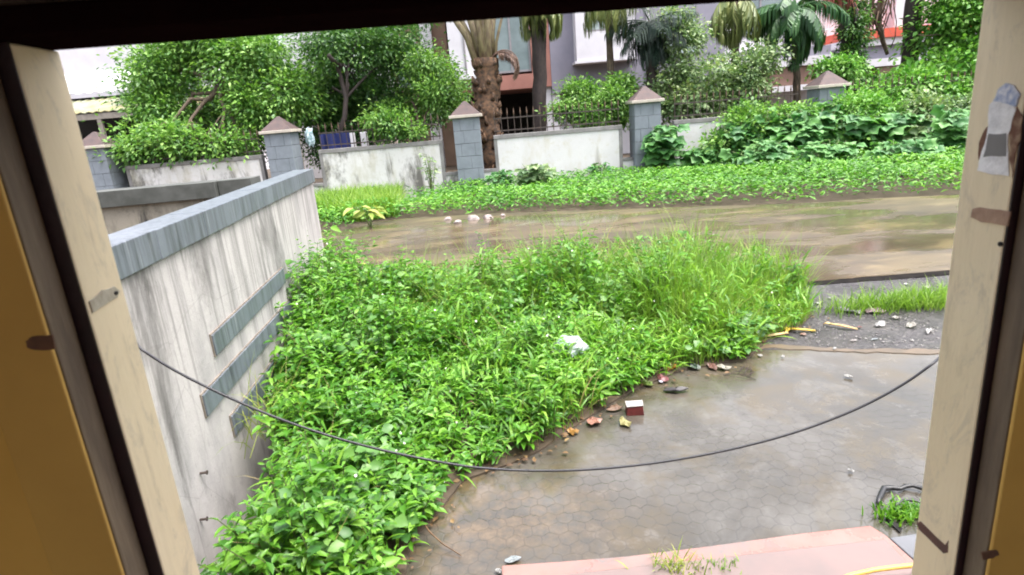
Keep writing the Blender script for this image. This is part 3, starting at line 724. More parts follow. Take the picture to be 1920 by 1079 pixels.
tree('shade_tree', 'large bright green bushy tree behind the leftmost white panel', 'tree', (AT(432, 290, 16.9)[0], 16.9, 0), AT(425, 150, 17.2), .13,
     [B3(300, 130, 18, 1.0, 1.2, .9, 2400), B3(300, 225, 17.4, 1.0, 1.1, .75, 2400), B3(370, 80, 18.4, 1.5, 1.4, 1.0, 2600), B3(470, 120, 17.7, 1.2, 1.2, 1.0, 2800),
      B3(500, 200, 17.0, .85, .9, .7, 1600), B3(545, 170, 16.9, .6, .8, .9, 1500), B3(262, 268, 15.9, .55, .5, .35, 900), B3(330, 270, 15.7, .9, .4, .35, 1100), B3(430, 262, 15.8, .7, .4, .3, 700), B3(360, 10, 18.6, 1.8, 1.6, 1.1, 2000)], M['lf_tree'], .15, .52, clump=.30)
tree('shade_tree', 'darker leaning tree with a bare brown trunk behind the blue sheet', 'tree', (AT(650, 265, 16.6)[0] - .1, 16.6, 0), AT(624, 95, 16.6), .085,
     [B3(640, 90, 17.6, 1.3, 1.2, .9, 2400), B3(740, 110, 17.9, 1.1, 1.1, .85, 2200), B3(600, 170, 18.0, .8, .9, .6, 1300), B3(690, 170, 18.1, 1.0, .9, .6, 1600), B3(690, 20, 17.8, 1.7, 1.3, .8, 1600)],
     M['lf_dark'], .13, .48, 'bark_dark', clump=.27)
tree('small_tree', 'leafy low tree with light top, left of the fibrous palm', 'tree', (-2.35, 17.2, 0), (-2.2, 17.2, 2.2), .07,
     [B3(800, 125, 17.2, .75, .8, .55, 1500), B3(830, 175, 17.0, .65, .7, .5, 1200), B3(760, 195, 17.3, .8, .7, .5, 1300), B3(770, 240, 15.75, .9, .3, .25, 800), B3(720, 235, 15.8, .6, .3, .25, 500)], M['lf_tree'], .12, .5, clump=.22)
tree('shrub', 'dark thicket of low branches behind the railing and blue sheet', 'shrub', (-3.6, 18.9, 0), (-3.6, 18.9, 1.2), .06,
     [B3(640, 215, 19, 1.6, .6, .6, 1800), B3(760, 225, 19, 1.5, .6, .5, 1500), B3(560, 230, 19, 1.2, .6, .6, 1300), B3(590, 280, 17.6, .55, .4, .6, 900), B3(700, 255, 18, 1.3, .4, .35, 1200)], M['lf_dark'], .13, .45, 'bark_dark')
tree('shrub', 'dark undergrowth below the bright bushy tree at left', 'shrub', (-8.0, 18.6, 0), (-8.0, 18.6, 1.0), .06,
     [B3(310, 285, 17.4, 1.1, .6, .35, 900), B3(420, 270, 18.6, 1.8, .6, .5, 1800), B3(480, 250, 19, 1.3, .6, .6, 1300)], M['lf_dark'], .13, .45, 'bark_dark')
tree('shrub', 'rounded green shrub standing above the wall before the lavender house', 'shrub', (2.1, 16.6, 0), (2.2, 16.6, 1.3), .06,
     [B3(1090, 190, 16.6, .62, .6, .42, 1300), B3(1150, 170, 16.6, .6, .6, .45, 1300), B3(1110, 215, 16.4, .8, .5, .3, 1100), B3(1060, 205, 16.5, .42, .4, .25, 500), B3(1165, 205, 16.4, .45, .5, .35, 600)], M['lf_tree'], .12, .5, clump=.2)
tree('small_tree', 'mixed grey-green bushy tree right of the dark fan palm', 'tree', (5.4, 17.3, 0), (5.5, 17.3, 2.0), .08,
     [B3(1270, 60, 17.3, .8, .8, .75, 1500), B3(1300, 130, 17.0, .9, .8, .65, 1300), B3(1375, 120, 17.1, .85, .8, .6, 1000)], M['lf_grey'], .12, .55, clump=.24)
tree('small_tree', 'pale grey-leaved creeper-covered bush over the railing, right of the pillar', 'tree', (6.3, 16.8, 0), (6.2, 16.8, 1.5), .07,
     [B3(1350, 175, 16.7, 1.0, .6, .6, 1800), B3(1270, 185, 16.6, .75, .6, .5, 1200), B3(1410, 180, 16.8, .6, .6, .7, 1200), B3(1330, 225, 16.4, .8, .4, .3, 800), B3(1440, 100, 17, .4, .4, .4, 400)], M['lf_grey'], .13, .6, clump=.22)
tree('vine_clad_tree', 'tall thin trunk wrapped in dark green vines, beside the red flowers', 'tree', (9.6, 17.6, 0), (9.75, 17.6, 4.6), .13,
     [B3(1600, 60, 17.6, .32, .32, .9, 1100), B3(1590, 120, 17.5, .5, .4, .5, 900), B3(1610, 165, 17.0, .55, .5, .45, 900), B3(1590, -40, 17.6, 1.0, 1.0, .7, 900)], M['lf_dark'], .12, .55, 'bark_dark', clump=.15)
tree('light_tree', 'fresh light green tree with layered leaves at the right edge', 'tree', (12.5, 16.9, 0), (12.4, 16.9, 2.4), .11,
     [B3(1790, 60, 16.9, 1.1, 1.0, .8, 1900), B3(1780, 130, 16.6, 1.1, .9, .6, 1800), B3(1710, 155, 16.4, .75, .7, .4, 1000), B3(1760, 175, 16.3, .9, .7, .35, 1000), B3(1840, 20, 17, 1.2, 1.0, 1.0, 1600), B3(1860, 140, 16.8, 1.2, 1.0, 1.0, 1500)], M['lf_light'], .17, .55, clump=.26)
tree('shrub', 'green vines tumbling over the fifth pillar and railing', 'shrub', (8.9, 16.2, 0), (8.9, 16.2, 1.2), .05,
     [B3(1620, 205, 15.9, .5, .4, .5, 900), B3(1660, 180, 16.2, .6, .5, .4, 900), B3(1575, 135, 16.6, .5, .4, .35, 700), B3(1700, 190, 15.7, .55, .25, .3, 700), B3(1780, 180, 15.7, .6, .25, .32, 800), B3(1850, 180, 15.7, .6, .25, .35, 700)], M['lf_light'], .13, .55, clump=.2)

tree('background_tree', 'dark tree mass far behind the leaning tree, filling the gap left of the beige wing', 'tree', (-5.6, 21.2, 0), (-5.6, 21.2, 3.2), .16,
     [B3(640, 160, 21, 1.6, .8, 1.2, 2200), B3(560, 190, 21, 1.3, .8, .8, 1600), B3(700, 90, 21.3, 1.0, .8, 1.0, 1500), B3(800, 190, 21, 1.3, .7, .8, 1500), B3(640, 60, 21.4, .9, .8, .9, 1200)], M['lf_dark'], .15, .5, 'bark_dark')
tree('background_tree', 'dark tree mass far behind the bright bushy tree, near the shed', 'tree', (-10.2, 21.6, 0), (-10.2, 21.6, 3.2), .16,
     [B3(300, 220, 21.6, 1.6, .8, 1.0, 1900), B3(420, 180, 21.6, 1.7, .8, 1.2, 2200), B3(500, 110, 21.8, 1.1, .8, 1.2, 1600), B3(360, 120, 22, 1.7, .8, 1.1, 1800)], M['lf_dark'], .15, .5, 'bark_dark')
tree('shrub', 'fine-leaved green shrub in front of the hidden panel, left of the buried pillar', 'shrub', (AT(1420, 260, 14.9)[0], 14.9, 0), AT(1425, 240, 14.9), .04,
     [B3(1420, 225, 14.9, .7, .4, .45, 1300), B3(1370, 262, 14.6, .5, .35, .35, 800), B3(1480, 210, 14.9, .5, .35, .35, 800)], M['lf_tree'], .13, .55, clump=.2)
tree('shrub', 'fine-leaved green shrub in front of the greyish panel, right of the buried pillar', 'shrub', (AT(1630, 250, 14.9)[0], 14.9, 0), AT(1635, 220, 14.9), .04,
     [B3(1610, 205, 14.9, .55, .4, .45, 1200), B3(1660, 235, 14.7, .6, .35, .4, 1100), B3(1600, 250, 14.4, .6, .35, .35, 900)], M['lf_light'], .13, .5, clump=.2)
tree('shrub', 'fine-leaved bluish green shrub by the right window post below the light tree', 'shrub', (AT(1780, 260, 14.4)[0], 14.4, 0), AT(1780, 220, 14.4), .04,
     [B3(1760, 225, 14.4, .6, .4, .5, 1200), B3(1820, 235, 14.2, .6, .4, .6, 1200), B3(1730, 265, 14.0, .5, .4, .35, 800)], M['lf_grey'], .13, .55, clump=.2)
# palms
def frond(mb_r, V, F, base, az, el, L_, n=26, leaf=.42, droop=1.3, hang=.4, w=.018):
    """one pinnate frond: rachis into mb_r, leaflets appended to V,F lists"""
    p = np.array(base, float); e = el; path = [p.copy()]; K = 10
    h = np.array([math.cos(az), math.sin(az), 0])
    for i in range(K):
        d = h * math.cos(e) + np.array([0, 0, math.sin(e)]); p = p + d * L_ / K; path.append(p.copy()); e -= droop / K
    mb_r.tube(path, [.022 * (1 - .85 * i / K) for i in range(K + 1)], 5)
    sd2 = np.array([-h[1], h[0], 0])
    for i in range(n):
        t = .18 + .82 * i / n; k = min(K - 1, int(t * K)); fr = t * K - k
        q = path[k] * (1 - fr) + path[k + 1] * fr; d = nrm(path[k + 1] - path[k])
        ll = leaf * (math.sin(math.pi * (t * .8 + .15)) * .8 + .25)
        for s_ in (-1, 1):
            di = nrm(sd2 * s_ * .8 + d * .6 + np.array([0, 0, -hang * rng.uniform(.5, 1.5)]) + rng.normal(size=3) * .08)
            m1 = q + di * ll * .5; m2 = q + nrm(di + np.array([0, 0, -.5 - hang])) * ll
            pw = nrm(np.cross(di, np.array([0, 0, 1.0]) + h * .2)) * w
            b = len(V); V += [q - pw * .5, q + pw * .5, m1 + pw, m1 - pw, m2]; F += [(b, b + 1, b + 2, b + 3), (b + 3, b + 2, b + 4)]

def palm(name, label, base, top, r0, r1, fronds, m, bark, leaf=.42, L_=2.2, hang=.4, droop=1.3, w=.018, n=26, group=None):
    t = thing(name, label, 'palm', base, group)
    mb = MB(); base = np.array(base, float); top = np.array(top, float); K = 14
    mb.tube([base + (top - base) * i / K + rng.normal(size=3) * .012 for i in range(K + 1)], [(r0 + (r1 - r0) * i / K) * (1 + .07 * (i % 2)) for i in range(K + 1)], 10, .1)
    build('trunk', mb, M[bark], t, True)
    for az, el in fronds:
        V, F = [], []; rb = MB(); frond(rb, V, F, top, az, el, L_ * rng.uniform(.85, 1.1), n, leaf, droop, hang, w)
        b = len(rb.v); rb.v += [tuple(v) for v in V]; rb.f += [tuple(b + i for i in f) for f in F]
        build('frond', rb, m, t)
    return t

# fat fibrous palm with flaring leaf bases
pb = AT(905, 245, 16.4); fp = thing('fibrous_palm', 'fat shaggy brown palm trunk with thick olive leaf bases, beside the middle pillar', 'palm', (pb[0], 16.4, 0))
mb = MB(); K = 16; zt_ = 3.3
c0 = np.array([pb[0] + .02, 16.4, 0]); c1 = AT(912, 110, 16.4)
path = [c0 + (c1 - c0) * i / K for i in range(K + 1)]; rad = [.36 - .06 * i / K + .05 * math.sin(i * 2.1) for i in range(K + 1)]
mb.tube(path, rad, 12, .25); build('trunk', mb, M['fibre'], fp, True)
sc = MB()                                                                        # ragged old leaf scars
for k in range(95):
    a = rng.uniform(0, 2 * math.pi); i = 2 + k % (K - 2); c = path[i]; r = rad[i]
    o_ = np.array([math.cos(a), math.sin(a), 0]); p0 = c + o_ * r * .9
    sc.tube([p0, p0 + o_ * .06 + np.array([0, 0, .06]), p0 + o_ * rng.uniform(.06, .12) + np.array([0, 0, rng.uniform(.10, .22)])], [.07, .055, .02], 5, .4)
build('leaf_scar', sc, M['fibre'], fp, True)
for k, (dx, dy, dz, r_) in enumerate([(-.95, -.1, 1.75, .10), (-.45, .25, 1.9, .13), (.0, -.15, 1.9, .15), (.35, .2, 1.9, .12), (.15, -.3, 1.8, .10), (.62, -.12, 1.8, .045), (-.25, -.35, 1.9, .10), (-.7, .3, 1.75, .08)]):
    dx *= 1.25; b0 = c1 + np.array([dx * .16, dy * .2, -.35 - .15 * (k % 3)]); e = c1 + np.array([dx, dy, dz])
    m_ = MB(); m_.tube([b0, b0 * .6 + e * .4 + np.array([dx * -.12, 0, .05]), e], [r_ * 1.15, r_ * .85, r_ * .5], 7)
    build('leaf_base', m_, M['petiole'], fp, True)
    V, F = [], []; rb = MB(); frond(rb, V, F, e, math.atan2(dy, dx), 1.15, 3.0, 24, .55, 1.6, .5, .022)
    b = len(rb.v); rb.v += [tuple(v) for v in V]; rb.f += [tuple(b + i for i in f) for f in F]; build('frond', rb, M['frond_olive'], fp)
for k in range(7):                                                              # dry drooping fronds right of the trunk
    V, F = [], []; rb = MB(); frond(rb, V, F, c1 + np.array([.15, -.1, .0]), rng.uniform(-.5, .4), rng.uniform(.5, .95), 1.15, 20, .26, 3.1, .9, .014)
    b = len(rb.v); rb.v += [tuple(v) for v in V]; rb.f += [tuple(b + i for i in f) for f in F]; build('dry_frond', rb, M['frond_dry'], fp)

ring = lambda n, e0, e1: [(2 * math.pi * i / n + rng.uniform(-.3, .3), rng.uniform(e0, e1)) for i in range(n)]
t0 = AT(1010, -2, 17.3); palm('palm_tree', 'slim dark palm trunk with olive drooping leaves before the salmon house', (AT(1012, 215, 17.3)[0] - .1, 17.3, 0), t0 + np.array([0, 0, .1]), .20, .19, ring(13, -.9, .5), M['frond_olive'], 'bark_dark', .6, 1.2, 1.2, 2.2, .02, 26)
t0 = AT(1140, -10, 17.4); palm('palm_tree', 'palm with fine olive leaf tips hanging over the white window box', t0 * np.array([1, 1, 0]), t0, .10, .09, ring(10, -.3, .5), M['frond_olive'], 'bark', .75, 1.1, 1.2, 2.0, .014, 26)
t0 = AT(1218, 42, 17.0); palm('palm_tree', 'dark spiky palm with down-pointing leaves before the lavender house', (t0[0] + .05, 17.0, 0), t0, .14, .13, ring(26, -1.3, .9), M['frond_dark'], 'bark_dark', .62, 1.15, .25, .7, .014, 22)
t0 = AT(1380, -5, 17.6); palm('palm_tree', 'palm with olive brown hanging skirt above the grey-green bush', (t0[0], 17.6, 0), t0, .11, .1, ring(16, -1.0, .5), M['frond_olive'], 'bark', .65, 1.25, 1.2, 2.2, .02, 26)
t0 = AT(1488, 20, 17.4); palm('palm_tree', 'dark green bushy-headed palm before the balcony slab', (AT(1505, 200, 17.4)[0], 17.4, 0), t0, .10, .09, ring(22, -.9, .9), M['frond_green'], 'bark', .6, 1.45, .7, 1.7, .03, 28)
t0 = AT(1718, -60, 17.8); palm('palm_tree', 'thick bare dark trunk standing beside the light green tree', (AT(1708, 140, 17.8)[0], 17.8, 0), t0 + np.array([0, 0, .6]), .22, .2, ring(9, .1, .8), M['frond_olive'], 'bark_dark', .5, 2.0, .5, 1.4, .02, 24)
# red flower strands, hanging dead branch
c = AT(1572, -25, 17.9); rf = thing('red_flower_cluster', 'hanging pinkish red flower strands high beside the vine-clad trunk', 'flowers', c)
V = []; n = 420; P_ = c + rng.normal(size=(n, 3)) * np.array([.24, .2, .16]); 
blades('strands', M['red_flower'], rf, P_, rng.uniform(0, 6.28, n), rng.uniform(.4, 1.0, n), np.full(n, .012), rng.uniform(2.5, 3.4, n), rng.uniform(-.2, .2, n))
mb = MB(); limb(mb, c + np.array([0, 0, 1.0]), c + np.array([0, 0, -.1]), .05, .02); build('stalk', mb, M['bark'], rf, True)
db = thing('dead_branch', 'broken brown dead branch hanging in front of the red orange band', 'branch', AT(1650, 40, 18.5))
mb = MB(); limb(mb, AT(1665, -60, 18.5), AT(1645, 40, 18.5), .10, .09); limb(mb, AT(1645, 40, 18.5), AT(1665, 100, 18.5), .09, .05); limb(mb, AT(1612, 70, 18.5), AT(1662, 45, 18.5), .025, .045); limb(mb, AT(1680, -40, 18.5), AT(1676, 95, 18.5), .015, .012)
build('limb', mb, M['bark'], db, True)
n = 160; P_ = AT(1640, 15, 18.5) + rng.normal(size=(n, 3)) * np.array([.22, .15, .25])
blades('dry_leaves', M['frond_dry'], db, P_, rng.uniform(0, 6.28, n), rng.uniform(.3, .6, n), np.full(n, .03), rng.uniform(2.4, 3.3, n), rng.uniform(-.3, .3, n))

# things behind the railing
bs = MB(); x0, x1 = -4.75, -3.95
for i in range(9):
    x = x0 + (x1 - x0) * i / 8; y = 16.4 + .03 * math.sin(i * 1.9)
    bs.v += [(x, y, .9), (x, y, 1.72 + .015 * math.sin(i * 2.3)), (x, y + .015, 1.72), (x, y + .015, .9)]
for i in range(8):
    b = i * 4
    for k in range(4): bs.f.append((b + k, b + (k + 1) % 4, b + 4 + (k + 1) % 4, b + 4 + k))
M['blue'] = simple('blue_plastic_sheet', (.012, .02, .13), (.008, .014, .07), 3, .45, .1)
tag(build('blue_sheet', bs, M['blue']), 'dark blue plastic sheet hanging behind the spiked railing', 'sheet')
for X, lab in ((-3.88, 'white post directly beside the blue sheet'), (-3.55, 'thicker pinkish white post right of the blue sheet')):
    tag(build('white_post', MB().box(X - .06 - (.05 if X > -3.7 else 0), X + .06, 16.35, 16.47, 0, 1.70), M['white'], bevel=.01), lab, 'post', 'white posts behind the railing')
M['bluewhite'] = simple('pale_blue_plastic', (.55, .66, .72), (.2, .32, .34), 14, .4, .3, lo=.45, hi=.58)
def crumple(name, c, r, m, label, cat, seg=10, amp=.35, group=None, flat=1.0):
    mb = MB(); c = np.array(c, float); r = np.array(r, float); rows = seg // 2 + 1; sd_ = random.random() * 50
    for i in range(rows + 1):
        th = math.pi * i / rows
        for j in range(seg):
            ph = 2 * math.pi * j / seg; d = np.array([math.sin(th) * math.cos(ph), math.sin(th) * math.sin(ph), math.cos(th)])
            k = 1 + amp * noise.noise(Vector(d * 2.2) + Vector((sd_, 0, 0))) * 1.6
            mb.v.append(tuple(c + d * r * k))
    for i in range(rows):
        for j in range(seg): mb.f.append((i * seg + j, i * seg + (j + 1) % seg, (i + 1) * seg + (j + 1) % seg, (i + 1) * seg + j)[::-1])
    return tag(build(name, mb, m), label, cat, group)
crumple('plastic_bundle', AT(581, 258, 16.2), (.11, .1, .24), M['bluewhite'], 'pale blue and white plastic bundle caught in the gap right of the second pillar', 'bundle', 14)

# ================================================================ VERGE PLANTS IN FRONT OF THE FAR WALL
vp = [(-5, 13.2)] + [(x, y) for x, y in reversed(far_edge[1:-2])] + [(16, 8.4), (16, 15.3), (-5, 15.3)]
def verge():
    n = 50000; x, y = scatter(vp, n)
    ye = np.interp(x, [p[0] for p in reversed(far_edge)], [p[1] for p in reversed(far_edge)])
    d = np.clip((y - ye) / .5, 0, 1)
    bare = ((x + 2.35) / .75) ** 2 + ((y - 14.6) / 1.3) ** 2 < 1.0
    k = (y > ye + .05 + .18 * rng.random(n)) & ~(bare & (rng.random(n) < .85)) & (rng.random(n) < .35 + .65 * d)
    x, y, d = x[k], y[k], d[k]; n = len(x)
    h = (.16 + .26 * (vnoise(x, y, .9, 3.) * .5 + .5) + .12 * np.clip((x - 2) / 4, 0, 1)) * (.35 + .65 * d)
    z = h * rng.random(n) ** .55
    a = rng.uniform(0, 6.283, n); P_ = np.stack([x, y, z + .02], 1); D_ = np.stack([np.cos(a), np.sin(a), rng.uniform(-.2, .7, n)], 1)
    N_ = np.stack([rng.normal(size=n) * .4, rng.normal(size=n) * .4 - .25, np.ones(n)], 1)
    return kind(leaves('verge_weeds', M['lf_cover'], None, P_, D_, N_, rng.uniform(.06, .135, n), rng.uniform(.28, .46, n), T_OV), 'stuff')
verge()
nb = 6000; x, y = scatter([(-5, 13.4), (-2.9, 11.9), (-2.2, 12.3), (-2.6, 15.2), (-5, 15.2)], nb)
kind(blades('verge_grass', M['grass'], None, np.stack([x, y, np.zeros(nb)], 1), rng.uniform(0, 6.28, nb), rng.uniform(.3, .62, nb), np.full(nb, .012), rng.uniform(.05, .5, nb), rng.uniform(.2, 1.3, nb)), 'stuff')

def big_plant(label, px, py_top, Y, wdt, m, size=.24, n=34, T=T_LO, wr=1.0, name='broad_leaf_weed', group='broad-leaved weeds along the far wall', full=.35):
    top = AT(px, py_top, Y); h = top[2]; base = np.array([top[0], Y, 0.0]); t = thing(name, label, 'plant', base, group); n = int(n * (2.0 if T is T_LO else 1)); size = size * (1.15 if T is T_LO else 1)
    mb = MB(); P_, D_, N_ = [], [], []
    nst = max(3, n // 8)
    for s_ in range(nst):
        a = rng.uniform(0, 6.28); sp = wdt * rng.uniform(.1, 1.0); e = base + np.array([math.cos(a) * sp, math.sin(a) * sp * .6, h * rng.uniform(.6, 1.0)])
        path = [base + (e - base) * i / 4 + np.array([0, 0, .08 * h * math.sin(math.pi * i / 4)]) for i in range(5)]
        mb.tube(path, [.014, .012, .01, .008, .005], 5)
        for k in range(n // nst + 1):
            f = rng.uniform(full, 1.0); i = min(3, int(f * 4)); q = path[i] + (path[i + 1] - path[i]) * (f * 4 - i)
            az = rng.uniform(0, 6.28); pet = rng.uniform(.05, .16); d = np.array([math.cos(az), math.sin(az), rng.uniform(0, .5)])
            q2 = q + d * pet; mb.tube([q, q2], [.005, .004], 4)
            P_.append(q2); D_.append(d * np.array([1, 1, .3]) + np.array([0, -.25, -.35])); N_.append(np.array([0, -.6, .8]) + d * .45 + rng.normal(size=3) * .42)
    build('stem', mb, M['stem'], t, True)
    P_ = np.array(P_); k = len(P_)
    leaves('leaf', m, t, P_, np.array(D_), np.array(N_), rng.uniform(.6, 1.15, k) * size, wr, T)['kind'] = 'stuff'
    return t
big = M['lf_big']
for a in (('tall lobed-leaf plant climbing the pillar right of the clean white panel', 1245, 232, 14.8, .40, big, .30, 60),
          ('lobed-leaf weed low in front of the hidden white panel', 1318, 268, 14.6, .45, big, .27, 44),
          ('broad-leaf weed clump under the grey-leaved bush', 1385, 228, 14.6, .6, big, .27, 80),
          ('broad-leaf weed heap with pale upturned leaves before the buried pillar', 1490, 208, 14.3, .75, big, .30, 110),
          ('low broad-leaf weeds at the foot of the pale-leaved heap', 1430, 262, 13.6, .7, big, .25, 80),
          ('broad-leaf weed growing right of the buried pillar', 1600, 214, 14.2, .7, M['lf_big'], .27, 100),
          ('low broad-leaf weed in front of the vine-covered pillar', 1555, 262, 13.0, .7, big, .24, 80),
          ('tallest broad-leaf weed, standing directly in front of the buried pillar', 1530, 196, 14.5, .8, big, .30, 110),
          ('broad-leaf weed between the grey-leaved bush and the buried pillar', 1440, 205, 14.7, .7, big, .28, 90),
          ('broad-leaf weed against the greyish panel, right of the vines', 1665, 205, 14.0, .75, big, .27, 100),
          ('pale broad-leaf weed just left of the right window post', 1790, 205, 13.2, .8, big, .26, 100),
          ('bluish broad-leaf weed by the greyish panel at right', 1735, 215, 13.6, .75, M['lf_grey'], .26, 90),
          ('small broad-leaf weed at the right end of the verge', 1700, 258, 12.4, .6, big, .22, 70),
          ('grey-green leafy weed standing before the clean white panel', 1005, 303, 14.2, .42, M['lf_grey'], .2, 46),
          ('small sprig of weed rising against the clean white panel', 1125, 296, 14.9, .16, big, .14, 16),
          ('short weed at the foot of the middle pillar', 940, 318, 14.7, .3, big, .14, 30)):
    big_plant(*a)
big_plant('tall feathery pale weed against the mouldy white panel', 802, 286, 14.4, .18, M['lf_grey'], .12, 60, T_OV, .45, 'feathery_weed', None, .2)
# pale wilting leaves and small plants at the road's left end
big_plant('pale yellow-green seedling with long leaves at the left road edge', 690, 385, 11.0, .32, M['yellow_leaf'], .30, 16, T_OV, .35, 'pale_seedling', None, .6)
big_plant('drooping yellow-tinged plant rising over the near wall end', 628, 428, 6.9, .22, M['lf_weed'], .16, 34, T_OV, .4, 'yellowing_plant', None, .3)
big_plant('reddish yellow tipped sprig at the back of the weed patch', 652, 455, 5.9, .16, M['yellow_leaf'], .11, 22, T_OV, .4, 'yellowing_plant', None, .4)

# ================================================================ THE WEED PATCH
isl_px = [(760, 1079), (775, 1015), (830, 955), (868, 905), (960, 872), (1010, 850), (1060, 815), (1120, 775), (1185, 735), (1280, 697), (1400, 676), (1440, 640), (1500, 618), (1525, 590)]
isl = [tuple(G(*p)[:2]) for p in isl_px] + [(2.62, 5.1), (2.4, 5.45), (-2.05, 5.6), tuple(LW(.05, 0, 0)[:2]), tuple(LW(2.3, 0, 0)[:2])] + [tuple(G(*p)[:2]) for p in ((505, 745), (525, 800), (540, 880), (525, 965), (490, 1030), (420, 1100), (470, 1160), (700, 1160))]
so_ = MB(); so_.prism([(p[0], p[1], -.02) for p in isl], (0, 0, .036)); kind(build('weed_bed_soil', so_, M['soil']), 'structure')
epts = np.array([G(*p)[:2] for p in isl_px])
def edge_dist(x, y):
    d = np.full(len(x), 9.)
    for a, b in zip(epts[:-1], epts[1:]):
        ab = b - a; t = np.clip(((x - a[0]) * ab[0] + (y - a[1]) * ab[1]) / (ab @ ab), 0, 1)
        d = np.minimum(d, np.hypot(x - a[0] - t * ab[0], y - a[1] - t * ab[1]))
    return d
def hfield(x, y):
    e = np.clip(edge_dist(x, y) / .55, .0, 1)
    h = .29 + .20 * vnoise(x, y, 1.1, 7.) + .24 * vnoise(x, y, 2.7, 2.)
    h = h + .22 * np.clip((y - 3.6) / 1.5, 0, 1)
    h = h * (1 - .30 * np.clip((3.4 - y) / 1.0, 0, 1) * np.clip((-.8 - x) / .5, 0, 1))
    h = h + .26 * np.exp(-(((x + 1.65) / .45) ** 2 + ((y - 5.0) / .7) ** 2))
    return np.clip(h, .1, .8) * (.45 + .55 * e)
def wgrass(x, y):      # share of grass rises to the right and the back
    return np.clip((x * .55 + (y - 3.2) * .33) / 1.6 + .18 + .35 * vnoise(x, y, 1.0, 21.), 0, 1)

# leafy opposite-leaved weeds
n = 2700; x, y = scatter(isl, n); wg = wgrass(x, y); k = rng.random(n) > wg * .85; x, y = x[k], y[k]; n = len(x); h = hfield(x, y) * rng.uniform(.75, 1.25, n)
SP, SD, SN, SL, SW = [], [], [], [], []; stm = MB()
for i in range(n):
    b = np.array([x[i], y[i], .01]); a = rng.uniform(0, 6.28); ln = h[i] * rng.uniform(.05, .55); tp = b + np.array([math.cos(a) * ln, math.sin(a) * ln, h[i]])
    bow = np.array([math.cos(a), math.sin(a), 0]) * -.15 * ln
    if i % 2 == 0: stm.tube([b, (b + tp) / 2 + bow, tp], [.005, .004, .002], 3)
    nn = int(5 + h[i] * 15); ph = rng.uniform(0, 3.14)
    lf = rng.uniform(.045, .085)
    for j in range(nn):
        f = .25 + .75 * (j + .5) / nn; q = b * (1 - f) + tp * f + bow * 4 * f * (1 - f)
        ph += 1.57 + rng.normal() * .25
        for s_ in (0, math.pi):
            an = ph + s_ + rng.normal() * .2; el = rng.uniform(-.35, .45) + .35 * (f > .9)
            SP.append(q); SD.append((math.cos(an), math.sin(an), el)); SN.append((rng.normal() * .45, rng.normal() * .45, 1.0))
            SL.append(lf * rng.uniform(.75, 1.2) * (1.0 if f < .92 else .6)); SW.append(rng.uniform(.30, .48))
kind(build('weed_stems', stm, M['stem']), 'stuff')
kind(leaves('leafy_weeds', M['lf_weed'], None, np.array(SP), np.array(SD), np.array(SN), np.array(SL), np.array(SW), T_OV), 'stuff')

# a second, rounder-leaved creeper in loose patches, dry stalks and tiny white flowers
n = 9000; x, y = scatter(isl, n); k = vnoise(x, y, 1.9, 40.) > .16; x, y = x[k], y[k]; n = len(x); h = hfield(x, y)
az = rng.uniform(0, 6.28, n)
kind(leaves('creeper_leaves', M['lf_round'], None, np.stack([x, y, h * rng.uniform(.55, 1.12, n)], 1), np.stack([np.cos(az), np.sin(az), rng.uniform(-.5, .3, n)], 1),
     np.stack([rng.normal(size=n) * .4, rng.normal(size=n) * .4 - .2, np.ones(n)], 1), rng.uniform(.035, .075, n), rng.uniform(.75, 1.0, n), T_OV), 'stuff')
n = 420; x, y = scatter(isl, n); h = hfield(x, y)
kind(blades('dry_stalks', M['dry'], None, np.stack([x, y, np.zeros(n)], 1), rng.uniform(0, 6.28, n), h * rng.uniform(1.0, 1.7, n), rng.uniform(.002, .004, n), rng.uniform(0, .7, n), rng.uniform(.2, 1.6, n)), 'stuff')
n = 120; x, y = scatter(isl, n); h = hfield(x, y); az = rng.uniform(0, 6.28, n)
kind(leaves('white_flowers', M['petal'], None, np.stack([x, y, h * 1.08], 1), np.stack([np.cos(az), np.sin(az), np.ones(n) * .6], 1), rng.normal(size=(n, 3)), rng.uniform(.012, .022, n), .8, T_OV), 'stuff')
# lance-leaved weeds: arching blades off short stems
n = 11000; x, y = scatter(isl, n); wg = wgrass(x, y); k = rng.random(n) < .25 + .9 * np.sin(np.clip(wg, 0, 1) * math.pi * .8 + .1) ; x, y = x[k], y[k]; n = len(x)
h = hfield(x, y); z = h * rng.random(n) ** .6 * .95; P_ = np.stack([x, y, z], 1)
kind(blades('lance_weeds', M['lf_lance'], None, P_, rng.uniform(0, 6.28, n), rng.uniform(.09, .20, n), rng.uniform(.007, .013, n), rng.uniform(.3, 1.2, n), rng.uniform(.6, 1.9, n)), 'stuff')
# fine grass
n = 26000; x, y = scatter(isl, n); wg = wgrass(x, y); k = rng.random(n) < wg ** 1.3; x, y = x[k], y[k]; n = len(x)
h = hfield(x, y)
kind(blades('tall_grass', M['grass'], None, np.stack([x, y, np.zeros(n)], 1), rng.uniform(0, 6.28, n), h * rng.uniform(.7, 1.7, n), rng.uniform(.0022, .0045, n), rng.uniform(.0, .45, n), rng.uniform(.1, 1.5, n)), 'stuff')
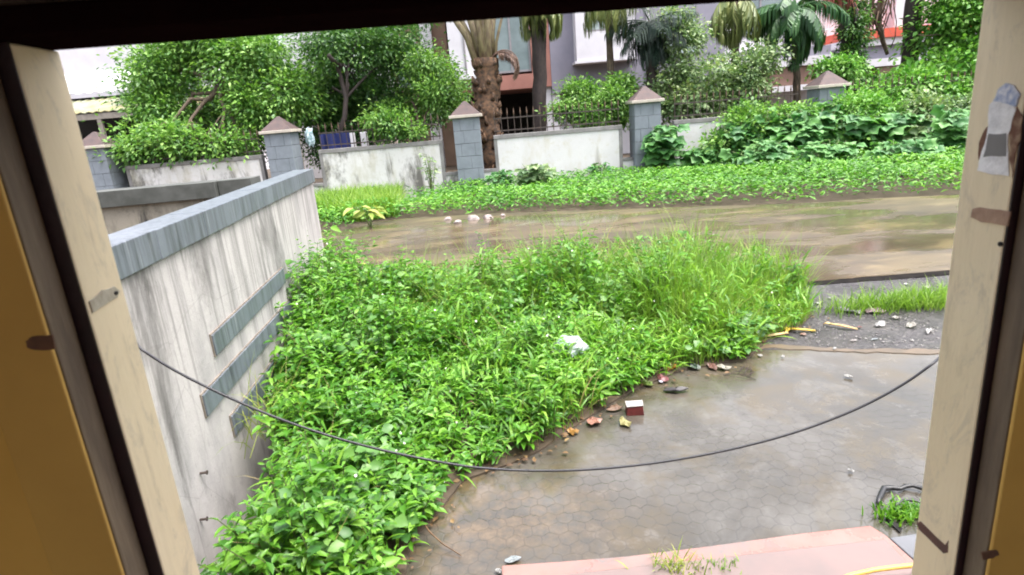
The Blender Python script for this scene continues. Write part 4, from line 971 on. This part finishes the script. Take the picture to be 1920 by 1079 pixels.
# stray wisps climbing the wall, tuft on the gravel, moss and grass at the step
def tuft(label, c, r, n, hh, m=M['grass'], w=.004, cat='grass tuft', name='grass_tuft'):
    P_ = np.stack([c[0] + rng.normal(size=n) * r[0], c[1] + rng.normal(size=n) * r[1], np.full(n, c[2])], 1)
    t = blades(name, m, None, P_, rng.uniform(0, 6.28, n), rng.uniform(.5, 1.1, n) * hh, np.full(n, w), rng.uniform(0, .7, n), rng.uniform(.2, 1.6, n))
    return tag(t, label, cat)
tuft('strip of short grass on the gravel beside the road edge at right', G(1725, 575), (.40, .07), 1500, .24, w=.004)
tuft('small yellowish grass tuft on the pink step', G(1262, 1070, .05), (.045, .03), 90, .09, M['yellow_leaf'], .0035)
tuft('tiny green tuft on the pink step, right of the yellowish one', G(1345, 1070, .05), (.05, .02), 60, .06, M['grass'], .003)
tuft('low mossy green tuft by the black rubber strip', G(1690, 968), (.055, .03), 220, .07, M['lf_lance'], .006)
tuft('wispy yellow-green grass stalks against the near stained wall', LW(3.2, -.12, .12), (.08, .1), 46, .55, M['yellow_leaf'], .0035)

# ================================================================ CABLE, TWIG, LITTER
CY = 1.5
pts = [AT(*p, CY) for p in ((180, 590), (265, 655), (350, 707), (480, 768), (600, 812), (720, 845), (850, 871), (930, 880), (1010, 883), (1100, 881), (1200, 872), (1300, 857), (1400, 836), (1500, 808), (1600, 770), (1680, 729), (1745, 685), (1850, 600))]
pts = [np.array([-1.45, .95, 2.3])] + pts + [np.array([1.75, .95, 2.2])]
mb = MB(); sm = []
for i in range(len(pts) - 1):
    p0, p1, p2, p3 = pts[max(i - 1, 0)], pts[i], pts[i + 1], pts[min(i + 2, len(pts) - 1)]
    for k in range(6):
        t = k / 6; sm.append(.5 * (2 * p1 + (p2 - p0) * t + (2 * p0 - 5 * p1 + 4 * p2 - p3) * t * t + (3 * p1 - p0 - 3 * p2 + p3) * t ** 3))
sm.append(pts[-1]); mb.tube(sm, .0036, 8)
tag(build('cable', mb, M['cable'], smooth=True), 'thin black cable sagging across the whole view outside the window', 'cable')
M['twig'] = simple('brown_twig_bark', (.16, .09, .045), (.10, .06, .035), 20, .8, .2)
mb = MB(); mb.tube([G(790, 975, .05), G(806, 998, .06), G(830, 1020, .03), G(865, 1042, .012)], [.003, .004, .0035, .002], 5); tag(build('twig', mb, M['twig'], smooth=True), 'curved brown twig lying on wet paving beside the weeds', 'twig')

def flatpiece(name, c, pts2, m, label, cat, th=.012, lift=.03, rot=0, group=None, curl=.0):
    """crumpled sheet litter: triangulated fan with lifted folds and thickness"""
    c = np.array(c, float); mb = MB(); n = len(pts2); cr, sr = math.cos(rot), math.sin(rot)
    top = [c + np.array([p[0] * cr - p[1] * sr, p[0] * sr + p[1] * cr, th + random.random() * lift]) for p in pts2]
    mid = [c + np.array([(p[0] * cr - p[1] * sr) * .5, (p[0] * sr + p[1] * cr) * .5, th + lift * (.4 + random.random())]) for p in pts2]
    ctr = c + np.array([0, 0, th + lift * random.uniform(.2, .9)])
    V = top + mid + [ctr] + [np.array([t[0], t[1], max(c[2] + .001, t[2] - th)]) for t in top]
    mb.v = [tuple(v) for v in V]
    for i in range(n):
        j = (i + 1) % n
        mb.f += [(i, j, n + j, n + i), (n + i, n + j, 2 * n), (2 * n + 1 + i, 2 * n + 1 + j, j, i)]
    mb.f.append(tuple(range(3 * n, 2 * n, -1)))
    return tag(build(name, mb, m), label, cat, group)
def ragged(rx, ry, n=11): return [(math.cos(6.283 * i / n) * rx * random.uniform(.65, 1.1), math.sin(6.283 * i / n) * ry * random.uniform(.65, 1.1)) for i in range(n)]
def col(name, c, rough=.45): return simple(name, c, tuple(x * .6 for x in c), 30, rough, .25)
M['bag'] = simple('white_plastic_film', (.38, .41, .42), (.2, .27, .27), 14, .3, .5)
tag_ = G(1070, 664, .25)
crumple('plastic_bag', tag_ + np.array([0, 0, .05]), (.105, .09, .07), M['bag'], 'crumpled white plastic bag lying in the middle of the weeds', 'plastic bag', 24, .22)
# carton: white top, maroon side
cc = G(1190, 776); M['maroon'] = col('maroon_carton', (.12, .018, .018)); M['cardw'] = col('white_carton', (.34, .32, .31))
ct = thing('carton', 'small torn carton with white top and maroon side on wet paving', 'carton', cc)
mb = MB(); mb.quad8([cc + np.array(p) for p in ((-.055, -.03, .003), (.05, -.038, .003), (.058, .035, .003), (-.05, .045, .003), (-.05, -.025, .055), (.045, -.03, .062), (.055, .04, .058), (-.045, .05, .05))]); build('body', mb, M['maroon'], ct, bevel=.004)
mb = MB(); mb.quad8([cc + np.array(p) for p in ((-.052, -.028, .0615), (.047, -.033, .065), (.058, .042, .0635), (-.047, .053, .060), (-.052, -.028, .064), (.047, -.033, .0675), (.058, .042, .066), (-.047, .053, .0625))]); build('lid', mb, M['cardw'], ct)
litter = [
 ('wrapper', 1115, 793, .06, .045, (.62, .30, .22), 'pinkish orange crumpled wrapper left of the maroon carton'),
 ('leaf_scrap', 1172, 795, .06, .035, (.62, .56, .22), 'pale yellow leaf scrap just below the maroon carton'),
 ('wrapper', 1152, 768, .055, .035, (.42, .25, .17), 'brownish crumpled wrapper touching the left side of the maroon carton'),
 ('wrapper', 1074, 813, .04, .03, (.70, .36, .08), 'small orange wrapper at the weed edge nearest the cable'),
 ('wrapper', 1258, 691, .06, .05, (.75, .30, .04), 'bright orange wrapper propped on the weed edge'),
 ('wrapper', 1243, 712, .07, .04, (.55, .20, .22), 'pink and red torn wrapper below the bright orange wrapper'),
 ('paper_scrap', 1240, 716, .028, .02, (.70, .64, .80), 'lavender white paper scrap on the pink and red wrapper'),
 ('leaf_scrap', 1215, 722, .05, .03, (.28, .42, .08), 'green torn leaf scrap left of the dark grey rubber piece'),
 ('paper_scrap', 1358, 692, .05, .04, (.74, .70, .58), 'cream crumpled paper at the grass edge'),
 ('wrapper', 1335, 690, .06, .03, (.40, .20, .15), 'brown wrapper beside the cream crumpled paper'),
 ('plastic_scrap', 1300, 690, .06, .04, (.10, .17, .11), 'dark green plastic scrap tucked under the grass edge'),
 ('paper_scrap', 1425, 668, .022, .016, (.82, .80, .76), 'small white scrap between grass edge and banana peel'),
 ('paper_scrap', 1468, 670, .014, .012, (.86, .85, .83), 'tiny white scrap on paving just before the mud ridge'),
 ('paper_scrap', 1640, 584, .10, .075, (.82, .58, .64), 'pink paper sheet lying on the gravel below the grass strip'),
 ('paper_scrap', 1585, 583, .09, .045, (.52, .50, .52), 'greyish flat paper on gravel left of the pink sheet'),
 ('paper_scrap', 1650, 610, .06, .035, (.72, .70, .70), 'white paper scrap on gravel below the pink sheet'),
 ('paper_scrap', 1610, 588, .035, .025, (.80, .80, .79), 'little white scrap touching the left of the pink sheet'),
 ('paper_scrap', 1680, 598, .035, .025, (.74, .70, .63), 'cream scrap on gravel right of the pink sheet'),
 ('paper_scrap', 1708, 612, .06, .035, (.64, .60, .53), 'tan paper scrap on the gravel near the window post'),
 ('paper_scrap', 1742, 623, .06, .02, (.82, .80, .78), 'long thin white scrap beside the window post'),
 ('paper_scrap', 1534, 570, .025, .02, (.86, .85, .83), 'white scrap on gravel right of the grass clump'),
 ('paper_scrap', 1700, 534, .025, .02, (.86, .85, .83), 'white scrap between road edge and grass strip'),
 ('paper_scrap', 1740, 541, .05, .018, (.76, .73, .68), 'cream scrap at the back of the grass strip'),
 ('paper_scrap', 1617, 573, .06, .018, (.72, .71, .62), 'thin pale strip on gravel at the left tip of the grass strip'),
 ('paper_scrap', 1565, 655, .016, .014, (.84, .83, .82), 'tiny white scrap on the near side of the gravel'),
 ('paper_scrap', 1590, 707, .03, .016, (.74, .73, .70), 'whitish scrap alone in the puddle on the paving'),
 ('paper_scrap', 1595, 884, .014, .011, (.86, .86, .86), 'tiny white scrap on the hexagonal paving left of the black strip'),
 ('paper_scrap', 935, 1073, .02, .014, (.86, .86, .86), 'white scrap at the left end of the pink step'),
 ('plastic_scrap', 962, 1050, .035, .02, (.58, .66, .70), 'bluish white shred left of the pink step'),
 ('paper_scrap', 1555, 560, .02, .014, (.7, .68, .66), 'pale speck of paper just right of the grass clump, above the peels'),
 ('paper_scrap', 1600, 640, .03, .015, (.55, .5, .48), 'greyish scrap on the gravel midway between peel and window post'),
 ('wrapper', 1612, 615, .02, .015, (.55, .25, .25), 'small pinkish red scrap on gravel right of the lone banana peel'),
 ('plastic_scrap', 1640, 637, .035, .012, (.45, .52, .55), 'bluish plastic strip on the near side of the gravel'),
 ('wrapper', 1525, 622, .025, .02, (.72, .50, .06), 'small yellow scrap right of the banana peels'),
 ('wrapper', 1506, 628, .03, .025, (.50, .30, .22), 'pinkish brown scrap behind the yellow banana peel')]
for k_, (nm, px, py, rx, ry, c_, lab) in enumerate(litter):
    zz = .012 if not (py > 1040) else .012
    flatpiece(nm, G(px, py, zz), ragged(rx, ry), col('litter_%s' % lab.split()[0], tuple(q_ * (.35 if 'bluish' in lab else .42) for q_ in c_)), lab, 'litter', (.003), (.006 if 'bluish' in lab else .022 if rx > .03 else .01), random.random() * 3)
flatpiece('rubber_flap', G(1265, 733, .012), [(-.075, -.01), (-.03, -.03), (.0, -.038), (.03, -.03), (.085, -.012), (.08, .012), (.03, .008), (.0, .02), (-.05, .022)], col('dark_rubber_flap', (.045, .04, .045), .5), 'flat dark grey torn rubber piece on wet paving at the weed edge', 'litter', .008, .02, -.15)
# banana peels: three-lobed skins
M['banana'] = simple('yellow_banana_peel', (.72, .50, .06), (.50, .33, .05), 14, .5, .2); M['banana_b'] = simple('browning_banana_peel', (.60, .47, .22), (.40, .24, .10), 14, .5, .2)
def peel(px, py, lobes, m, label):
    c = G(px, py, .012); mb = MB()
    for (ang, L_, cur) in lobes:
        K = 7; pth = []
        for i in range(K + 1):
            t = i / K; a = ang + cur * t; pth.append(c + np.array([math.cos(a) * L_ * t, math.sin(a) * L_ * t, .018 * (1 - t) + .012 * math.sin(t * 3.1)]))
        b = len(mb.v)
        for i, p in enumerate(pth):
            t = i / K; w = .019 * (math.sin(math.pi * min(1, t * .92 + .08)) ** .6) + .002; a = ang + cur * t + math.pi / 2; o_ = np.array([math.cos(a), math.sin(a), 0]) * w
            mb.v += [tuple(p - o_), tuple(p + np.array([0, 0, .010])), tuple(p + o_), tuple(p - np.array([0, 0, .004]))]
        for i in range(K):
            for k in range(4): mb.f.append((b + i * 4 + k, b + i * 4 + (k + 1) % 4, b + i * 4 + 4 + (k + 1) % 4, b + i * 4 + 4 + k))
        mb.f += [(b + 3, b + 2, b + 1, b), tuple(b + K * 4 + k for k in range(4))]
    mb.tube([c + np.array([0, 0, .008]), c + np.array([-.005, .01, .03])], [.007, .005], 5)
    return tag(build('banana_peel', mb, m, smooth=True), label, 'banana peel', 'banana peels on the gravel')
peel(1480, 621, [(-.75, .17, .55), (2.6, .06, .2), (-2.7, .06, .2)], M['banana'], 'bright yellow banana peel at the edge of the grass clump')
peel(1470, 630, [(3.4, .20, -.25), (.3, .05, .1)], M['banana_b'], 'browned greenish banana peel half under the grass clump')
peel(1556, 612, [(-.95, .19, .3), (2.2, .05, .2)], M['banana_b'], 'cream and brown banana peel alone on the grey gravel')
# dark twigs
mb = MB()
for k in range(9):
    c = G(1405 + rng.normal() * 14, 698 + rng.normal() * 4, .015); a = rng.uniform(0, 3.1); d = np.array([math.cos(a), math.sin(a), .1]) * rng.uniform(.03, .08); mb.tube([c - d, c + np.array([0, 0, .01]), c + d], [.002, .003, .002], 4)
tag(build('twig_heap', mb, M['bark_dark']), 'small heap of black twigs on paving at the grass edge', 'twigs')
# dead leaf litter at the weed edge
nl = 130; ii = rng.integers(0, len(epts) - 1, nl); tt = rng.random((nl, 1)); ee = epts[ii] * (1 - tt) + epts[ii + 1] * tt + rng.normal(size=(nl, 2)) * .07
P_ = np.concatenate([ee, np.full((nl, 1), .022)], 1); aa = rng.uniform(0, 6.28, nl)
M['deadleaf'] = leafmat('dead_leaf_litter', [(.05, .025, .015), (.10, .055, .025), (.17, .10, .045), (.30, .22, .1)], .1, .6)
kind(leaves('dead_leaves', M['deadleaf'], None, P_, np.stack([np.cos(aa), np.sin(aa), rng.uniform(0, .25, nl)], 1), np.stack([rng.normal(size=nl) * .2, rng.normal(size=nl) * .2, np.ones(nl)], 1), rng.uniform(.015, .045, nl), .6, T_OV), 'stuff')
# loose stones on the gravel strip and verge edge
def stones(name, pts_, sz, m):
    mb_v, mb_f = [], []
    base = np.array([(1, 0, 0), (0, 1, 0), (-1, 0, 0), (0, -1, 0), (.0, .0, .8), (0, 0, -.4), (.6, .6, .35), (-.6, .6, .3), (-.6, -.6, .35), (.6, -.6, .3)])
    fa = np.array([(0, 6, 4), (6, 1, 4), (1, 7, 4), (7, 2, 4), (2, 8, 4), (8, 3, 4), (3, 9, 4), (9, 0, 4), (0, 5, 6), (6, 5, 1), (1, 5, 7), (7, 5, 2), (2, 5, 8), (8, 5, 3), (3, 5, 9), (9, 5, 0)])
    n = len(pts_); V = pts_[:, None, :] + base[None] * sz[:, None, None] * rng.uniform(.6, 1.3, (n, 10, 3)) * np.array([1, 1, .7])
    return npmesh(name, V.reshape(-1, 3), [(fa[None] + (np.arange(n) * 10)[:, None, None]).reshape(-1, 3)], m)
gp = [tuple(G(*p)[:2]) for p in ((1430, 648), (1520, 650), (1760, 652), (1760, 560), (1640, 545), (1540, 560), (1510, 600))]
x, y = scatter(gp, 420)
M['stone'] = leafmat('mixed_pebbles', [(.06, .055, .055), (.14, .13, .13), (.26, .25, .24), (.55, .53, .5)], 0.0, .5, .5)
kind(stones('gravel_stones', np.stack([x, y, np.full(420, .008)], 1), rng.uniform(.003, .010, 420) * (1 + (rng.random(420) < .08)), M['stone']), 'stuff')
M['palestone'] = simple('pale_pink_stone', (.30, .25, .235), (.2, .17, .16), 15, .8, .3)
for px, py, s_, lab in ((840, 411, .10, 'small pale stone at the left of the row along the far road edge'), (858, 417, .10, 'small pale stone nearest the road along the far edge'), (887, 410, .15, 'largest pinkish stone along the far road edge'),
                        (915, 408, .12, 'pinkish stone right of the largest one at the far road edge'), (943, 404, .07, 'smallest pale stone at the right of the far road edge row')):
    crumple('stone', G(px, py, .045), (s_ * .75, s_ * .6, s_ * .4), M['palestone'], lab, 'stone', 9, .3, 'pale stones along the far road edge')
# black rubber strip by the step, yellow hose
def strip(name, pxs, r, m, label, cat, z=.02):
    mb = MB(); mb.tube([G(*p, z + .006 * (i % 2)) for i, p in enumerate(pxs)], [r * random.uniform(.75, 1.25) for _ in pxs], 7); return tag(build(name, mb, m, smooth=True), label, cat)
strip('rubber_strip', [(1646, 946), (1648, 936), (1653, 926), (1657, 916), (1672, 915), (1688, 917), (1698, 912), (1712, 911), (1735, 918), (1760, 930)], .011, M['black'], 'bent black rubber strip lying on the paving beside the window post', 'rubber strip')
strip('rubber_strip', [(1674, 951), (1682, 946), (1690, 940), (1702, 938), (1716, 939), (1740, 948)], .008, M['black'], 'shorter black rubber piece just above the mossy tuft', 'rubber strip')
dg = MB(); dg.prism([G(*p, .0095) for p in ((1660, 975), (1672, 974), (1692, 992), (1688, 1000))], (0, 0, .004)); tag(build('drain_slot', dg, M['hole']), 'short dark drain slot in the paving below the mossy tuft', 'drain')
M['hose'] = simple('yellow_hose', (.72, .47, .12), (.6, .38, .1), 12, .4, .05)
zs = .115; hp = [G(*p, zs) for p in ((1560, 1092), (1600, 1078), (1640, 1069), (1680, 1064), (1720, 1060), (1800, 1056))]; mb = MB(); mb.tube(hp, .0085, 8)
tag(build('hose', mb, M['hose'], smooth=True), 'yellow plastic hose end lying on the step at the bottom right', 'hose')

# ================================================================ WINDOW FRAME AND ROOM WALL
tal = .072; cl = 1 / math.hypot(1, tal); ux = np.array([cl, tal * cl, 0]); tv = np.array([tal * cl, -cl, 0]); W0 = np.array([-.465, .70, 0.0])
WW = 1.064; ZL = 1.9055; ZS = .9
def WL(u, t, z): p = W0 + ux * u + tv * t; return np.array([p[0], p[1], z])
def wbox(mb, u0, u1, t0, t1, z0, z1):
    return mb.quad8([WL(u0, t1, z0), WL(u1, t1, z0), WL(u1, t0, z0), WL(u0, t0, z0), WL(u0, t1, z1), WL(u1, t1, z1), WL(u1, t0, z1), WL(u0, t0, z1)])
wf = thing('window_frame', 'old cream and dark brown wooden window frame around the whole view', 'window frame', WL(WW / 2, .05, ZS))
rw = thing('room_wall', 'ochre yellow room wall around the old window frame', 'wall', WL(WW / 2, .06, .3))
for side in (0, 1):
    f = (lambda u: u) if side == 0 else (lambda u: WW - u)
    def sb(u0, u1, *a):
        q0, q1 = sorted((f(u0), f(u1))); return wbox(MB(), q0, q1, *a)
    ds = .015 if side == 0 else .010; dt = .038 if side == 0 else .032
    jb = build('jamb', sb(-.06, 0, 0, .0752, ZS, ZL), M['cream'], wf, bevel=.0025)
    build('rebate_strip', sb(-.06, -.0004, .0756, .0775, ZS, ZL), M['purple_brown'], wf)
    build('inner_stile', sb(-.075, -ds, .078, .078 + dt, ZS, ZL), M['brown_wood'], wf, bevel=.002)
    bw = .074; build('architrave', sb(-ds - bw, -ds - .001, .078 + dt + .0005, .078 + dt + .006, ZS - .1, ZL + .24), M['ochre'], wf, bevel=.0015)
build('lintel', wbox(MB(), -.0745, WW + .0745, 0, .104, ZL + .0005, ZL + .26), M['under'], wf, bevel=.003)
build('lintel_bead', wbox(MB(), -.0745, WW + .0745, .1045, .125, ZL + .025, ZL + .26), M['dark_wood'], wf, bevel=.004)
build('sill', wbox(MB(), -.09, WW + .09, -.06, .1, ZS - .05, ZS - .0005), M['cream'], wf, bevel=.004)
rwm = MB(); wbox(rwm, -1.9, -.0765, .0, .108, -.1, 2.79); wbox(rwm, WW + .0765, WW + 1.9, .0, .108, -.1, 2.79); wbox(rwm, -.0762, WW + .0762, .0, .1035, ZL + .262, 2.79); wbox(rwm, -.0762, WW + .0762, .0, .1035, -.1, ZS - .052)
build('wall', rwm, M['room'], rw)
ow = MB(); wbox(ow, -1.95, -.08, -.012, -.001, -.1, 3.2); wbox(ow, WW + .08, WW + 1.95, -.012, -.001, -.1, 3.2); wbox(ow, -.0795, WW + .0795, -.012, -.001, ZL + .05, 3.2); wbox(ow, -.0795, WW + .0795, -.012, -.001, -.1, ZS - .06)
build('outer_plaster', ow, M['outer'], rw)
kind(build('ceiling', MB().box(-2.6, 2.8, -2.6, .9, 2.8, 2.95), M['ceiling']), 'structure')
kind(build('floor', MB().box(-2.6, 2.8, -2.6, .45, .2, .3), M['floor']), 'structure')
sw = MB(); sw.box(-2.6, -2.45, -2.6, .45, .301, 2.799); tag(build('side_wall', sw, M['room']), 'ochre side wall of the room on the left, behind the viewer', 'wall')
sw = MB(); sw.box(2.65, 2.8, -2.6, .6, .301, 2.799); tag(build('side_wall', sw, M['room']), 'ochre side wall of the room on the right, behind the viewer', 'wall')
bw_ = MB(); bw_.box(-2.44, -1.7, -2.6, -2.45, .301, 2.799); bw_.box(1.9, 2.64, -2.6, -2.45, .301, 2.799); bw_.box(-1.699, 1.899, -2.6, -2.45, 2.5, 2.799)  # wide opening added out of view to brighten the ochre surfaces
tag(build('back_wall', bw_, M['room']), 'unseen ochre back wall behind the viewer, left wide open to let daylight in', 'wall')

# fittings on the jambs
nL = ux; pL = WL(0, 0, 0); pR = WL(WW, 0, 0)
def on_jamb(name, pix, right, m, th, label=None, extra=None):
    n_ = nL; p = pR if right else pL; s_ = -1 if right else 1
    pl = [ONP(x, y, p, n_) for x, y in pix]; mb = MB(); mb.prism([q - n_ * s_ * .0006 for q in pl], n_ * s_ * (th + .0006)); o = build(name, mb, m, wf, bevel=.0004)
    if label: o['label'] = label
    return o
def rough(pix, j=1.5, sub=3):
    out = []
    for i in range(len(pix)):
        a, b = pix[i], pix[(i + 1) % len(pix)]
        for k in range(sub): out.append((a[0] + (b[0] - a[0]) * k / sub + random.uniform(-j, j), a[1] + (b[1] - a[1]) * k / sub + random.uniform(-j, j)))
    return out
on_jamb('strike_plate', rough([(166, 566), (190, 545), (212, 538), (222, 545), (219, 557), (196, 572), (172, 588)], .8), False, M['plate'], .0015, 'worn painted strike plate on the left jamb')
on_jamb('screw_hole', [(215 + 4 * math.cos(a), 550 + 4 * math.sin(a)) for a in np.linspace(0, 5.5, 8)], False, M['hole'], .0022)
on_jamb('hinge_plate', rough([(1824, 392), (1838, 388), (1896, 398), (1890, 424), (1840, 416), (1822, 408)], .8), True, M['plate_brown'], .0015, 'brown rusty hinge plate on the right jamb')
on_jamb('screw_hole', [(1876 + 5 * math.cos(a), 458 + 5 * math.sin(a)) for a in np.linspace(0, 5.5, 8)], True, M['hole'], .001)
on_jamb('latch_groove', rough([(1719, 980), (1727, 978), (1772, 1022), (1778, 1014), (1778, 1036), (1770, 1038), (1722, 992)], .8), True, M['slot'], .0009, 'slanting brown groove cut into the right jamb')
M['paper'] = simple('torn_white_paper', (.88, .87, .90), (.64, .63, .66), 60, .7, .3); M['paper_b'] = simple('blue_grey_print', (.30, .36, .56), (.74, .74, .80), 70, .7, .2, lo=.42, hi=.6)
M['scar'] = simple('brown_glue_scar', (.15, .065, .04), (.30, .20, .13), 60, .8, .3, lo=.45, hi=.6)
on_jamb('glue_scar', rough([(1908, 200), (1919, 222), (1912, 262), (1902, 300), (1899, 334), (1893, 300), (1893, 240)], 1.2), True, M['scar'], .0006, 'brown torn glue scar beside the paper label')
on_jamb('glue_scar', rough([(1836, 268), (1848, 240), (1856, 232), (1850, 272), (1840, 308), (1835, 300)], 1.2), True, M['scar'], .0006)
lb = on_jamb('paper_label', rough([(1856, 196), (1866, 186), (1880, 188), (1896, 192), (1906, 205), (1897, 235), (1890, 262), (1892, 300), (1893, 331), (1862, 328), (1834, 321), (1838, 296), (1852, 258)], 1.0), True, M['paper'], .0012, 'torn white paper label on the right jamb')
on_jamb('label_print', rough([(1874, 168), (1888, 156), (1904, 160), (1914, 178), (1906, 200), (1882, 193), (1864, 190)], 1.0), True, M['paper_b'], .0018, 'blue-grey printed scrap at the top of the paper label')
on_jamb('label_stain', rough([(1856, 252), (1888, 250), (1889, 292), (1846, 294)], 1.5), True, M['trim'], .0015)
for side, pix in ((0, [(49, 640), (60, 631), (100, 628), (104, 655), (70, 657), (52, 652)]), (1, [(1840, 1036), (1868, 1031), (1873, 1039), (1862, 1046), (1842, 1049)])):
    dt = .038 if side == 0 else .032; p = WL(0, .078 + dt + .006, 0); pl = [ONP(x, y, p, tv) for x, y in rough(pix, 1)]
    mb = MB(); mb.prism([q - tv * .0006 for q in pl], tv * .0018); build('rust_mark', mb, M['rust'], wf)
